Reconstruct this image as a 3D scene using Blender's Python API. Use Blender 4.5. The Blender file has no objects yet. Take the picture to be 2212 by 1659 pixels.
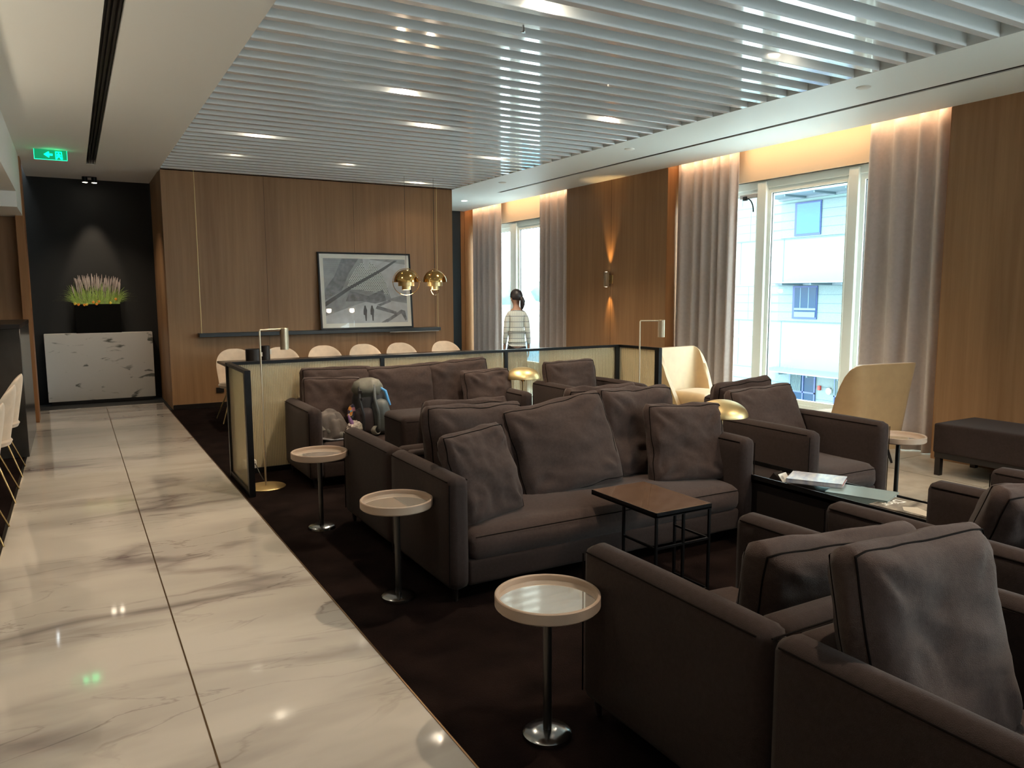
import bpy, bmesh, math, random
from mathutils import Vector, Matrix, noise
random.seed(7)
SC = bpy.context.scene
COL = SC.collection
PI = math.pi

# ------------------------------------------------------------------ camera
F_PX, PITCH, YAW, ROLL, CAMH = 1650.26, .117424, .520048, -.0040009, 1.5
fw = Vector((math.sin(YAW)*math.cos(PITCH), math.cos(YAW)*math.cos(PITCH), -math.sin(PITCH)))
r0 = fw.cross(Vector((0, 0, 1))).normalized(); u0 = r0.cross(fw)
rv = r0*math.cos(ROLL)+u0*math.sin(ROLL); uv = -r0*math.sin(ROLL)+u0*math.cos(ROLL)
cd = bpy.data.cameras.new('camera'); cam = bpy.data.objects.new('camera', cd); COL.objects.link(cam)
cd.sensor_width = 36; cd.lens = F_PX/2212*36; cd.clip_start = .05; cd.clip_end = 1000
M = Matrix((rv, uv, -fw)).transposed().to_4x4(); M.translation = (0, 0, CAMH)
cam.matrix_world = M
SC.camera = cam

# ------------------------------------------------------------------ world, exposure
W = bpy.data.worlds.new('sky'); SC.world = W; W.use_nodes = True
nt = W.node_tree; bg = nt.nodes['Background']
tc = nt.nodes.new('ShaderNodeTexCoord'); sx = nt.nodes.new('ShaderNodeSeparateXYZ')
cr = nt.nodes.new('ShaderNodeValToRGB')
cr.color_ramp.elements[0].position = .48; cr.color_ramp.elements[0].color = (.55, .62, .66, 1)
cr.color_ramp.elements[1].position = .53; cr.color_ramp.elements[1].color = (.86, .97, 1, 1)
mr = nt.nodes.new('ShaderNodeMapRange'); mr.inputs[1].default_value = -1
nt.links.new(tc.outputs['Generated'], sx.inputs[0]); nt.links.new(sx.outputs[2], mr.inputs[0])
nt.links.new(mr.outputs[0], cr.inputs[0]); nt.links.new(cr.outputs[0], bg.inputs[0])
bg.inputs[1].default_value = 10.0
SC.view_settings.view_transform = 'Standard'; SC.view_settings.look = 'None'
SC.view_settings.exposure = .4; SC.view_settings.gamma = 1
SC.view_settings.use_curve_mapping = False

# ------------------------------------------------------------------ lights (recessed lamps, coves)
WARM = (1.0, .80, .58); HOT = (1.0, .62, .30)
def spot(name, loc, power, size=100, blend=.6, color=WARM, r=.03, aim=None):
    l = bpy.data.lights.new(name, 'SPOT'); l.energy = power; l.color = color
    l.spot_size = math.radians(size); l.spot_blend = blend; l.shadow_soft_size = r
    o = bpy.data.objects.new(name, l); COL.objects.link(o); o.location = loc
    if aim is not None:
        d = Vector(aim)-Vector(loc); o.rotation_euler = d.to_track_quat('-Z', 'Y').to_euler()
    return o
def area(name, loc, rot, sx_, sy_, power, color=WARM):
    l = bpy.data.lights.new(name, 'AREA'); l.shape = 'RECTANGLE'; l.size = sx_; l.size_y = sy_
    l.energy = power; l.color = color
    o = bpy.data.objects.new(name, l); COL.objects.link(o); o.location = loc; o.rotation_euler = rot
    return o
CEIL = 3.09
DL = [(2.45, 3.70), (2.42, 5.85), (3.08, 6.86), (1.75, 8.07), (1.74, 9.43), (3.09, 9.43), (4.46, 5.86), (4.48, 8.04), (4.45, 10.40), (4.46, 3.65), (2.45, 1.5), (4.46, 1.2)]
for i, (x, y) in enumerate(DL):
    spot('slat_spot', (x, y+.055, 3.165), 8 if y > 10 else (30 if y > 9 else (150 if y < 4 else 110)), 120, .5, r=.025)
MS = [(.31, -.6), (.31, 1.1), (.31, 2.8), (.31, 4.5), (.31, 6.2), (.31, 7.9), (.31, 9.6)]
for (x, y) in MS:
    spot('groove_spot', (x, y, 3.098), 17, 88, .7, r=.03)
for dx in (-.05, .06):
    spot('niche_spot', (.31+dx, 12.0, 3.0), 28, 40, .6, aim=(.31, 12.25, 1.6))
spot('niche_wash', (.31, 11.3, 3.07), 60, 95, .8, aim=(.31, 11.7, 0))
for y0, y1 in ((4.05, 7.66), (10.0, 13.48)):
    area('cove_light', (6.745, (y0+y1)/2, 3.17), (0, math.radians(-38), 0), .03, y1-y0-.1, 5.5, (1, .68, .42))
spot('sconce_up', (6.645, 8.86, 1.82), 34, 44, 1, color=(1, .58, .2), r=.012, aim=(6.70, 8.86, 3))
spot('sconce_down', (6.645, 8.86, 1.58), 26, 44, 1, color=(1, .58, .2), r=.012, aim=(6.70, 8.86, .4))

# ------------------------------------------------------------------ materials
MATS = {}
def nodes_mat(name):
    m = bpy.data.materials.new(name); m.use_nodes = True
    return m, m.node_tree, m.node_tree.nodes['Principled BSDF']
def mat(name, col, rough=.6, metal=0, spec=.5, noise_amt=0, noise_scale=20, bump=0, bump_scale=200, emit=0, ecol=None, coat=0, sheen=0, col2=None, stretch=None):
    if name in MATS: return MATS[name]
    m, t, b = nodes_mat(name)
    b.inputs['Base Color'].default_value = (*col, 1); b.inputs['Roughness'].default_value = rough
    b.inputs['Metallic'].default_value = metal; b.inputs['Specular IOR Level'].default_value = spec
    b.inputs['Coat Weight'].default_value = coat; b.inputs['Coat Roughness'].default_value = .05
    b.inputs['Sheen Weight'].default_value = sheen; b.inputs['Sheen Roughness'].default_value = .5
    if emit:
        b.inputs['Emission Strength'].default_value = emit; b.inputs['Emission Color'].default_value = (*(ecol or col), 1)
    tc = t.nodes.new('ShaderNodeTexCoord'); mp = t.nodes.new('ShaderNodeMapping')
    t.links.new(tc.outputs['Object'], mp.inputs[0])
    if stretch: mp.inputs['Scale'].default_value = stretch
    if noise_amt or col2:
        n = t.nodes.new('ShaderNodeTexNoise'); n.inputs['Scale'].default_value = noise_scale; n.inputs['Detail'].default_value = 6
        t.links.new(mp.outputs[0], n.inputs[0])
        r = t.nodes.new('ShaderNodeValToRGB'); r.color_ramp.elements[0].position = .3; r.color_ramp.elements[1].position = .7
        c2 = col2 or tuple(min(1, c*(1+noise_amt)) for c in col)
        c1 = col if col2 else tuple(c*(1-noise_amt) for c in col)
        r.color_ramp.elements[0].color = (*c1, 1); r.color_ramp.elements[1].color = (*c2, 1)
        t.links.new(n.outputs[0], r.inputs[0]); t.links.new(r.outputs[0], b.inputs['Base Color'])
    if bump:
        n2 = t.nodes.new('ShaderNodeTexNoise'); n2.inputs['Scale'].default_value = bump_scale
        t.links.new(tc.outputs['Object'], n2.inputs[0])
        bp = t.nodes.new('ShaderNodeBump'); bp.inputs['Strength'].default_value = bump; bp.inputs['Distance'].default_value = .01
        t.links.new(n2.outputs[0], bp.inputs['Height']); t.links.new(bp.outputs[0], b.inputs['Normal'])
    MATS[name] = m
    return m

def marble_mat():
    m, t, b = nodes_mat('white_marble'); L = t.links.new
    tc = t.nodes.new('ShaderNodeTexCoord')
    def vein(scale, nscale, dist, width, seed, rotz=0.12):
        mp = t.nodes.new('ShaderNodeMapping'); mp.inputs['Scale'].default_value = scale; mp.inputs['Location'].default_value = (seed, seed*.7, seed*.3)
        mp.inputs['Rotation'].default_value = (0, 0, rotz)
        L(tc.outputs['Object'], mp.inputs[0])
        n = t.nodes.new('ShaderNodeTexNoise'); n.inputs['Scale'].default_value = nscale; n.inputs['Detail'].default_value = 7; n.inputs['Distortion'].default_value = dist
        L(mp.outputs[0], n.inputs[0])
        s = t.nodes.new('ShaderNodeMath'); s.operation = 'SUBTRACT'; L(n.outputs[0], s.inputs[0]); s.inputs[1].default_value = .5
        a = t.nodes.new('ShaderNodeMath'); a.operation = 'ABSOLUTE'; L(s.outputs[0], a.inputs[0])
        r = t.nodes.new('ShaderNodeMapRange'); L(a.outputs[0], r.inputs[0]); r.inputs[1].default_value = 0; r.inputs[2].default_value = width
        r.inputs[3].default_value = 1; r.inputs[4].default_value = 0
        return r.outputs[0]
    v1 = vein((.40, 1.3, 1), .75, .45, .05, 3.1)
    v2 = vein((.7, 2.4, 1.5), 1.3, .9, .012, 8.2, -.1)
    cl = t.nodes.new('ShaderNodeTexNoise'); cl.inputs['Scale'].default_value = .9; cl.inputs['Detail'].default_value = 4
    mpc = t.nodes.new('ShaderNodeMapping'); mpc.inputs['Scale'].default_value = (.6, 1.8, 1); L(tc.outputs['Object'], mpc.inputs[0]); L(mpc.outputs[0], cl.inputs[0])
    mk = t.nodes.new('ShaderNodeMapRange'); L(cl.outputs[0], mk.inputs[0]); mk.inputs[1].default_value = .40; mk.inputs[2].default_value = .62
    def mul(a, bb):
        k = t.nodes.new('ShaderNodeMath'); k.operation = 'MULTIPLY'; L(a, k.inputs[0])
        if isinstance(bb, float): k.inputs[1].default_value = bb
        else: L(bb, k.inputs[1])
        return k.outputs[0]
    a1 = mul(mul(v1, mk.outputs[0]), .85)
    a2 = mul(mul(v2, mk.outputs[0]), .55)
    ad = t.nodes.new('ShaderNodeMath'); ad.operation = 'ADD'; ad.use_clamp = True; L(a1, ad.inputs[0]); L(a2, ad.inputs[1])
    base = t.nodes.new('ShaderNodeMixRGB'); L(mk.outputs[0], base.inputs[0]); base.inputs[1].default_value = (.50, .462, .41, 1); base.inputs[2].default_value = (.40, .366, .33, 1)
    mx = t.nodes.new('ShaderNodeMixRGB'); L(ad.outputs[0], mx.inputs[0]); L(base.outputs[0], mx.inputs[1]); mx.inputs[2].default_value = (.16, .13, .125, 1)
    L(mx.outputs[0], b.inputs['Base Color']); b.inputs['Roughness'].default_value = .05; b.inputs['Specular IOR Level'].default_value = .5
    return m
def wood_mat(name, c1, c2, rough=.42):
    m, t, b = nodes_mat(name); L = t.links.new
    tc = t.nodes.new('ShaderNodeTexCoord')
    mp = t.nodes.new('ShaderNodeMapping'); mp.inputs['Scale'].default_value = (9, 9, .35); L(tc.outputs['Object'], mp.inputs[0])
    n = t.nodes.new('ShaderNodeTexNoise'); n.inputs['Scale'].default_value = 2.2; n.inputs['Detail'].default_value = 9; n.inputs['Roughness'].default_value = .62; L(mp.outputs[0], n.inputs[0])
    mp2 = t.nodes.new('ShaderNodeMapping'); mp2.inputs['Scale'].default_value = (1.6, 1.6, .12); L(tc.outputs['Object'], mp2.inputs[0])
    n2 = t.nodes.new('ShaderNodeTexNoise'); n2.inputs['Scale'].default_value = 1.5; n2.inputs['Detail'].default_value = 3; L(mp2.outputs[0], n2.inputs[0])
    mx = t.nodes.new('ShaderNodeMath'); mx.operation = 'ADD'; L(n.outputs[0], mx.inputs[0]); L(n2.outputs[0], mx.inputs[1])
    r = t.nodes.new('ShaderNodeMapRange'); L(mx.outputs[0], r.inputs[0]); r.inputs[1].default_value = .75; r.inputs[2].default_value = 1.25
    cr = t.nodes.new('ShaderNodeMixRGB'); L(r.outputs[0], cr.inputs[0]); cr.inputs[1].default_value = (*c1, 1); cr.inputs[2].default_value = (*c2, 1)
    L(cr.outputs[0], b.inputs['Base Color']); b.inputs['Roughness'].default_value = rough; b.inputs['Specular IOR Level'].default_value = .3
    return m
def glass_mat(name, col=(1, 1, 1), fac=.08, rough=0.0):
    m, t, b = nodes_mat(name); L = t.links.new
    t.nodes.remove(b); out = t.nodes['Material Output']
    tr = t.nodes.new('ShaderNodeBsdfTransparent'); tr.inputs[0].default_value = (*col, 1)
    gl = t.nodes.new('ShaderNodeBsdfGlossy'); gl.inputs['Roughness'].default_value = rough
    lw = t.nodes.new('ShaderNodeLayerWeight'); lw.inputs[0].default_value = .5
    pw_ = t.nodes.new('ShaderNodeMath'); pw_.operation = 'POWER'; L(lw.outputs['Facing'], pw_.inputs[0]); pw_.inputs[1].default_value = 5
    fr = t.nodes.new('ShaderNodeMapRange'); L(pw_.outputs[0], fr.inputs[0]); fr.inputs[3].default_value = .025; fr.inputs[4].default_value = .6
    mx = t.nodes.new('ShaderNodeMixShader'); L(fr.outputs[0], mx.inputs[0]); L(tr.outputs[0], mx.inputs[1]); L(gl.outputs[0], mx.inputs[2])
    L(mx.outputs[0], out.inputs[0])
    return m
def reeded_mat():
    m, t, b = nodes_mat('reeded_glass'); L = t.links.new; out = t.nodes['Material Output']
    b.inputs['Base Color'].default_value = (.66, .56, .38, 1); b.inputs['Roughness'].default_value = .25
    b.inputs['Specular IOR Level'].default_value = .7
    tc = t.nodes.new('ShaderNodeTexCoord'); w = t.nodes.new('ShaderNodeTexWave'); w.bands_direction = 'DIAGONAL'; w.inputs['Scale'].default_value = 44
    mp = t.nodes.new('ShaderNodeMapping'); mp.inputs['Scale'].default_value = (1, 1, 0); L(tc.outputs['Object'], mp.inputs[0]); L(mp.outputs[0], w.inputs[0])
    bp = t.nodes.new('ShaderNodeBump'); bp.inputs['Strength'].default_value = .35; bp.inputs['Distance'].default_value = .004; L(w.outputs[1], bp.inputs['Height']); L(bp.outputs[0], b.inputs['Normal'])
    tr = t.nodes.new('ShaderNodeBsdfTransparent'); tr.inputs[0].default_value = (.95, .95, .86, 1)
    r = t.nodes.new('ShaderNodeMapRange'); L(w.outputs[1], r.inputs[0]); r.inputs[3].default_value = .36; r.inputs[4].default_value = .58
    mx = t.nodes.new('ShaderNodeMixShader'); L(r.outputs[0], mx.inputs[0]); L(tr.outputs[0], mx.inputs[1]); L(b.outputs[0], mx.inputs[2]); L(mx.outputs[0], out.inputs[0])
    return m
def plaid_mat():
    m, t, b = nodes_mat('plaid_cotton'); L = t.links.new
    tc = t.nodes.new('ShaderNodeTexCoord'); sp = t.nodes.new('ShaderNodeSeparateXYZ'); L(tc.outputs['Object'], sp.inputs[0])
    def lines(o, period, w):
        a = t.nodes.new('ShaderNodeMath'); a.operation = 'PINGPONG'; L(o, a.inputs[0]); a.inputs[1].default_value = period/2
        c = t.nodes.new('ShaderNodeMath'); c.operation = 'LESS_THAN'; L(a.outputs[0], c.inputs[0]); c.inputs[1].default_value = w
        return c.outputs[0]
    h = lines(sp.outputs[2], .075, .0045); v = lines(sp.outputs[0], .03, .0015)
    m1 = t.nodes.new('ShaderNodeMixRGB'); L(h, m1.inputs[0]); m1.inputs[1].default_value = (.62, .66, .62, 1); m1.inputs[2].default_value = (.22, .25, .27, 1)
    m2 = t.nodes.new('ShaderNodeMixRGB'); L(v, m2.inputs[0]); L(m1.outputs[0], m2.inputs[1]); m2.inputs[2].default_value = (.42, .45, .44, 1)
    L(m2.outputs[0], b.inputs['Base Color']); b.inputs['Roughness'].default_value = .85
    return m

MARBLE = marble_mat()
WOOD = wood_mat('walnut_veneer', (.265, .143, .068), (.375, .215, .108))
WOODR = wood_mat('teak_reveal', (.26, .115, .04), (.36, .17, .07))
FABRIC = mat('brown_upholstery', (.034, .023, .0205), .92, spec=.12, noise_amt=.12, noise_scale=60, bump=.25, bump_scale=420, sheen=.06)
FABRIC2 = mat('brown_cushion_cloth', (.054, .036, .031), .92, spec=.12, noise_amt=.12, noise_scale=60, bump=.3, bump_scale=420, sheen=.08)
PIPE = mat('dark_piping', (.008, .006, .0055), .95, spec=.05)
BLACK = mat('black_metal', (.012, .012, .013), .35, .6)
BLACKM = mat('black_lacquer', (.015, .012, .011), .3)
CARPET = mat('brown_carpet', (.004, .0022, .002), .98, spec=.05, col2=(.014, .008, .007), noise_scale=5, bump=.6, bump_scale=260)
WHITE = mat('white_plaster', (.84, .83, .78), .8)
SOFFIT = mat('satin_plaster', (.84, .88, .86), .5)
SLAT = mat('white_gloss_slat', (.80, .84, .87), .14, spec=1.0, coat=1)
PLENUM = mat('grey_plenum', (.80, .84, .86), .8)
BRASS = mat('brushed_brass', (.66, .50, .25), .40, 1.0)
BRASSP = mat('polished_brass', (.66, .43, .16), .12, 1.0)
CHAMP = mat('champagne_metal', (.55, .46, .33), .35, .8)
VELVET = mat('cream_velvet', (.62, .50, .38), .8, noise_amt=.08, noise_scale=14, sheen=.5)
TAN = mat('tan_leather', (.50, .33, .165), .5, noise_amt=.06, noise_scale=12, sheen=.2)
CURT = mat('taupe_curtain', (.52, .445, .415), .9, noise_amt=.05, noise_scale=30, sheen=.3)
NICHE = mat('black_wall', (.008, .0085, .0085), .75)
INKWALL = mat('ink_wall', (.02, .032, .04), .7)
CREAM = mat('cream_plaster', (.74, .60, .44), .8)
FRAME = mat('white_window_frame', (.84, .90, .86), .45)
STONE = mat('beige_stone', (.50, .44, .36), .22, noise_amt=.1, noise_scale=8)
TRAY = mat('polished_bronze_tray', (.86, .78, .69), .05, .75)
RIM = mat('beige_rim', (.38, .28, .21), .4)
CHROME = mat('dark_chrome', (.32, .33, .34), .16, 1.0)
DARKPOLE = mat('dark_pole', (.07, .065, .06), .3, .8)
BROWNSTONE = mat('brown_stone_top', (.10, .058, .036), .06, col2=(.15, .09, .06), noise_scale=9, coat=1)
DMARB = mat('dark_marble', (.018, .017, .016), .2, col2=(.05, .045, .04), noise_scale=3)
GLASS = glass_mat('clear_glass', (.93, .99, .99))
REED = reeded_mat()
LED = mat('led_strip', (1, .7, .4), emit=7, ecol=(1, .62, .32))
LEDW = mat('lamp_glow', (1, .9, .75), emit=22, ecol=(1, .86, .66))
GREY = mat('grey_panel', (.40, .40, .40), .5)

# ------------------------------------------------------------------ geometry helpers
def B(): return bmesh.new()
def box(bm, x0, y0, z0, x1, y1, z1, bev=0, seg=2, xf=None):
    r = bmesh.ops.create_cube(bm, size=1); vs = r['verts']
    for v in vs: v.co = Vector((x0+(v.co.x+.5)*(x1-x0), y0+(v.co.y+.5)*(y1-y0), z0+(v.co.z+.5)*(z1-z0)))
    if bev:
        es = list({e for v in vs for e in v.link_edges})
        rr = bmesh.ops.bevel(bm, geom=es, offset=bev, segments=seg, profile=.5, affect='EDGES')
        vs = [v for v in rr['verts']] or vs
    if xf is not None:
        for v in set(vs): v.co = xf @ v.co
    return bm
def tube(bm, pts, r, n=8, closed=False, cap=True):
    pts = [Vector(p) for p in pts]; rings = []; m = len(pts)
    prev = None
    for i, p in enumerate(pts):
        if closed: d = pts[(i+1) % m]-pts[i-1]
        else: d = pts[min(i+1, m-1)]-pts[max(i-1, 0)]
        if d.length < 1e-9: d = Vector((0, 0, 1))
        d.normalize()
        if prev is None:
            a = Vector((0, 0, 1)) if abs(d.z) < .9 else Vector((1, 0, 0))
            n1 = d.cross(a).normalized()
        else:
            n1 = (prev-d*prev.dot(d))
            n1 = n1.normalized() if n1.length > 1e-6 else d.orthogonal().normalized()
        prev = n1; n2 = d.cross(n1)
        rr = r[i] if isinstance(r, (list, tuple)) else r
        rings.append([bm.verts.new(p+(n1*math.cos(2*PI*k/n)+n2*math.sin(2*PI*k/n))*rr) for k in range(n)])
    for i in range(m if closed else m-1):
        a, b = rings[i], rings[(i+1) % m]
        for k in range(n):
            try: bm.faces.new((a[k], a[(k+1) % n], b[(k+1) % n], b[k]))
            except ValueError: pass
    if cap and not closed:
        for rg, s in ((rings[0], -1), (rings[-1], 1)):
            try: bm.faces.new(rg if s > 0 else rg[::-1])
            except ValueError: pass
    return bm
def lathe(bm, prof, n=32, c=(0, 0, 0), sx=1, sy=1):
    c = Vector(c); rings = []
    for r, z in prof:
        if r < 1e-6: rings.append([bm.verts.new(c+Vector((0, 0, z)))])
        else: rings.append([bm.verts.new(c+Vector((r*sx*math.cos(2*PI*k/n), r*sy*math.sin(2*PI*k/n), z))) for k in range(n)])
    for a, b in zip(rings, rings[1:]):
        for k in range(n):
            q = [a[k % len(a)], a[(k+1) % len(a)], b[(k+1) % len(b)], b[k % len(b)]]
            q2 = []
            for v in q:
                if v not in q2: q2.append(v)
            if len(q2) > 2:
                try: bm.faces.new(q2)
                except ValueError: pass
    return bm
def quad(bm, *pts):
    return bm.faces.new([bm.verts.new(Vector(p)) for p in pts])
def prism(bm, poly, z0, z1):
    a = [bm.verts.new((x, y, z0)) for x, y in poly]; b = [bm.verts.new((x, y, z1)) for x, y in poly]
    bm.faces.new(a[::-1]); bm.faces.new(b)
    for i in range(len(poly)):
        j = (i+1) % len(poly); bm.faces.new((a[i], a[j], b[j], b[i]))
    return bm
def prism_xf(bm, poly, d, xf):
    """poly in (x,z), thickness along y 0..d, transformed"""
    a = [bm.verts.new(xf @ Vector((x, 0, z))) for x, z in poly]; b = [bm.verts.new(xf @ Vector((x, d, z))) for x, z in poly]
    bm.faces.new(a); bm.faces.new(b[::-1])
    for i in range(len(poly)):
        j = (i+1) % len(poly); bm.faces.new((a[j], a[i], b[i], b[j]))
    return bm
def obj(name, bm, m, parent=None, smooth=True, angle=40):
    bmesh.ops.recalc_face_normals(bm, faces=bm.faces)
    me = bpy.data.meshes.new(name); bm.to_mesh(me); bm.free()
    me.materials.append(m)
    if smooth:
        for p in me.polygons: p.use_smooth = True
        me.set_sharp_from_angle(angle=math.radians(angle))
    o = bpy.data.objects.new(name, me); COL.objects.link(o)
    if parent is not None: o.parent = parent
    return o
def tag(o, label, cat, group=None, kind=None):
    o['label'] = label; o['category'] = cat
    if group: o['group'] = group
    if kind: o['kind'] = kind
    return o
def thing(name, label, cat, loc=(0, 0, 0), rz=0, group=None):
    o = bpy.data.objects.new(name, None); COL.objects.link(o); o.empty_display_size = .1
    o.location = loc; o.rotation_euler = (0, 0, rz)
    return tag(o, label, cat, group)
def struct(name, bm, m, parent=None, smooth=False):
    o = obj(name, bm, m, parent, smooth)
    if parent is None: o['kind'] = 'structure'
    return o
def copy_tree(o, parent=None):
    c = o.copy(); COL.objects.link(c); c.parent = parent
    for ch in list(o.children): copy_tree(ch, c)
    return c
def place(o, loc, rz, label, group=None):
    o.location = loc; o.rotation_euler = (0, 0, rz); o['label'] = label
    if group: o['group'] = group
    return o
def pick(i, proto): return proto if i == 0 else copy_tree(proto)

# ------------------------------------------------------------------ room shell
XL, XS0, XS1, XW = -.43, 1.066, 5.165, 6.70
YB, YN, YF = 10.865, 12.30, 13.55
Y0 = -3.0
bm = B(); box(bm, -.45, Y0, -.1, 1.03, 11.68, 0); struct('floor', bm, MARBLE)
bm = B(); box(bm, 1.034, Y0, -.1, 5.16, YB+.02, -.002); box(bm, -4.2, Y0, -.1, -.455, 11.0, -.002); struct('floor', bm, CARPET)
bm = B(); box(bm, 5.16, Y0, -.1, 7.35, 13.9, 0); struct('floor', bm, STONE)
bm = B(); box(bm, -.9, 11.68, -.1, 1.08, YN+.1, -.004); box(bm, 1.03, 10.7, -.12, 1.25, YN+.1, -.005); struct('floor', bm, NICHE)
bm = B()
for k in range(-3, 15): box(bm, 5.17, k*.95+.35, -.0005, 6.9, k*.95+.354, .0012)
box(bm, 6.02, Y0, -.0005, 6.024, 13.5, .0012)
struct('trim_1', bm, mat('tile_joint', (.2, .17, .13), .8))
bm = B(); box(bm, .317, Y0, -.002, .323, 11.66, .0015); box(bm, 1.028, Y0, -.002, 1.034, 11.68, .003)
struct('trim_2', bm, mat('bronze_joint', (.16, .10, .05), .35, .8))
bm = B(); box(bm, -.468, Y0, -.002, -.45, 11.0, .004); struct('trim_3', bm, BLACK)
# ceiling
bm = B()
box(bm, XL, Y0, CEIL, .255, YN+.1, CEIL+.14); box(bm, .355, Y0, CEIL, XS0, YN+.1, CEIL+.14)
box(bm, .255, 10.845, CEIL, .355, YN+.1, CEIL+.14)
struct('ceiling', bm, WHITE)
bm = B()
box(bm, XS1, Y0, CEIL, 5.925, 13.9, CEIL+.25); box(bm, 5.99, Y0, CEIL, XW, 13.9, CEIL+.2)
box(bm, 5.925, 10.8, CEIL, 5.99, 13.9, CEIL+.2); box(bm, 1.0, YB, CEIL+.001, XS1, YB+.2, CEIL+.2); box(bm, 4.9, YB, CEIL+.0005, XS1, 13.9, CEIL+.2)
struct('ceiling', bm, SOFFIT)
bm = B(); box(bm, XS0-.1, Y0, 3.24, XS1+.1, YB+.1, 3.3); struct('ceiling', bm, PLENUM)
bm = B(); box(bm, -4.2, Y0, 2.58, XL, 9.6, 3.3); box(bm, -4.2, 9.6, 2.42, XL-.001, 11.0, 3.3); struct('ceiling', bm, WHITE)
bm = B()
for k in range(-14, 38):
    y = 3.036+.2075*k
    if y > YB-.07: break
    box(bm, XS0+.002, y, CEIL, XS1-.002, y+.06, CEIL+.13, .003, 1)
struct('trim_4', bm, SLAT)
# dark channels
bm = B(); box(bm, .256, Y0, CEIL+.05, .354, 10.844, CEIL+.13)
for x in (.275, .300, .330): box(bm, x, Y0, CEIL+.004, x+.006, 10.844, CEIL+.05)
struct('trim_5', bm, BLACKM)
bm = B(); box(bm, 5.926, Y0, CEIL+.04, 5.989, 10.79, CEIL+.15); box(bm, 5.944, Y0, CEIL+.004, 5.949, 10.79, CEIL+.04); box(bm, 5.966, Y0, CEIL+.004, 5.971, 10.79, CEIL+.04)
struct('trim_6', bm, BLACKM)
# walls
bm = B(); box(bm, 1.075, YB, 0, 5.17, YB+.14, 3.3); box(bm, 1.075, YB+.1, 0, 1.2, YN+.1, 3.3); struct('wall_back', bm, WOOD)
bm = B(); box(bm, -.9, YN, 0, 1.2, YN+.12, 3.3); box(bm, -.62, 10.97, 0, -.51, YN, 3.3); struct('wall_niche', bm, NICHE)
bm = B(); box(bm, 4.5, YF, 0, 6.62, YF+.1, 3.3); box(bm, 4.98, YB+.14, 0, 5.05, YF, 3.3); struct('wall_passage', bm, INKWALL)
bm = B(); box(bm, XW, Y0, 0, XW+.28, -2.8, 3.3); box(bm, XW, 1.2, 0, XW+.28, 4.03, 3.3); box(bm, XW, -2.8, 2.79, XW+.28, 1.2, 3.3); box(bm, XW, 7.68, 0, XW+.28, 9.98, 3.3); struct('wall_right', bm, WOOD)
bm = B(); box(bm, 6.62, YF-.01, 0, XW+.28, YF+.12, 3.3)
box(bm, XW+.001, 7.672, 0, XW+.26, 7.68, 3.085); box(bm, XW+.001, YF-.022, 0, XW+.26, YF-.011, 3.085); box(bm, XW+.001, 4.03, 0, XW+.26, 4.036, 3.085)
struct('trim_7', bm, WOODR)
bm = B()  # cream bulkheads over the windows + slot roof
for y0, y1 in ((4.03, 7.68), (9.98, YF)):
    box(bm, 6.97, y0, 2.79, 7.2, y1, 3.3); box(bm, XW-.01, y0, 3.26, 7.0, y1, 3.3)
struct('wall_bulkhead', bm, CREAM)
bm = B(); box(bm, XW+.28, Y0, -.6, 7.3, -2.8, 3.3); box(bm, XW+.28, 1.2, -.6, 7.3, 4.03, 3.3); box(bm, XW+.28, -2.8, 2.79, 7.3, 1.2, 3.3); box(bm, 6.98, -2.8, 0, 7.12, 1.2, .17); box(bm, XW+.28, 7.68, -.6, 7.3, 9.98, 3.3); box(bm, XW+.28, YF, -.6, 7.3, 14, 3.3)
for y0, y1 in ((4.03, 7.68), (9.98, YF)): box(bm, 6.98, y0, 0, 7.12, y1, .17)
struct('wall_outer', bm, WHITE)
bm = B(); box(bm, -4.3, Y0, 0, -4.2, 11, 3.3); 
box(bm, -4.3, Y0-.1, 0, 1.3, Y0, 3.3); box(bm, 1.3, Y0-.1, 0, 6.6, Y0, 2.1); box(bm, 1.3, Y0-.1, 2.8, 6.6, Y0, 3.3); box(bm, 6.6, Y0-.1, 0, 7.3, Y0, 3.3); struct('wall_rear', bm, WOOD)
bm = B()
for x in (1.3, 3.0, 4.75, 6.5): box(bm, x, Y0-.08, 2.1, x+.1, Y0, 2.8)
box(bm, 1.3, Y0-.08, 2.1, 6.6, Y0, 2.16); box(bm, 1.3, Y0-.08, 2.72, 6.6, Y0, 2.8); struct('window_3', bm, FRAME)  # unseen high rear opening, added to throw daylight onto the slats
bm = B(); box(bm, -4.2, 10.8, 0, -.505, 10.96, 2.6); struct('wall_left', bm, WOOD)
bm = B(); box(bm, -.505, 10.6, 0, -.418, 10.96, CEIL, .003, 1); struct('trim_8', bm, WOODR)
bm = B(); box(bm, -.52, 9.3, 0, -.47, 9.36, 1.12); struct('trim_9', bm, mat('pale_edge', (.5, .52, .5), .5))
for i, (y0, y1) in enumerate(((4.05, 7.66), (10.0, 13.48))):
    bm = B(); box(bm, 6.708, y0, 3.215, 6.726, y1, 3.228); struct('trim_%d' % (10+i), bm, LED)
# panel shadow gaps on the wood walls
bm = B()
for x in (2.35, 3.6, 4.86): box(bm, x, YB-.0015, 0, x+.004, YB+.001, CEIL)
for y in (8.85,): box(bm, XW-.0015, y, 0, XW+.001, y+.004, CEIL)
for y in (1.65, 2.9): box(bm, XW-.0015, y, 0, XW+.001, y+.004, CEIL)
struct('trim_12', bm, mat('shadow_gap', (.06, .035, .02), .8))
bm = B(); box(bm, 1.08, YB-.012, 0, 5.16, YB, .06); struct('baseboard_back', bm, BLACKM)

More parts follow.
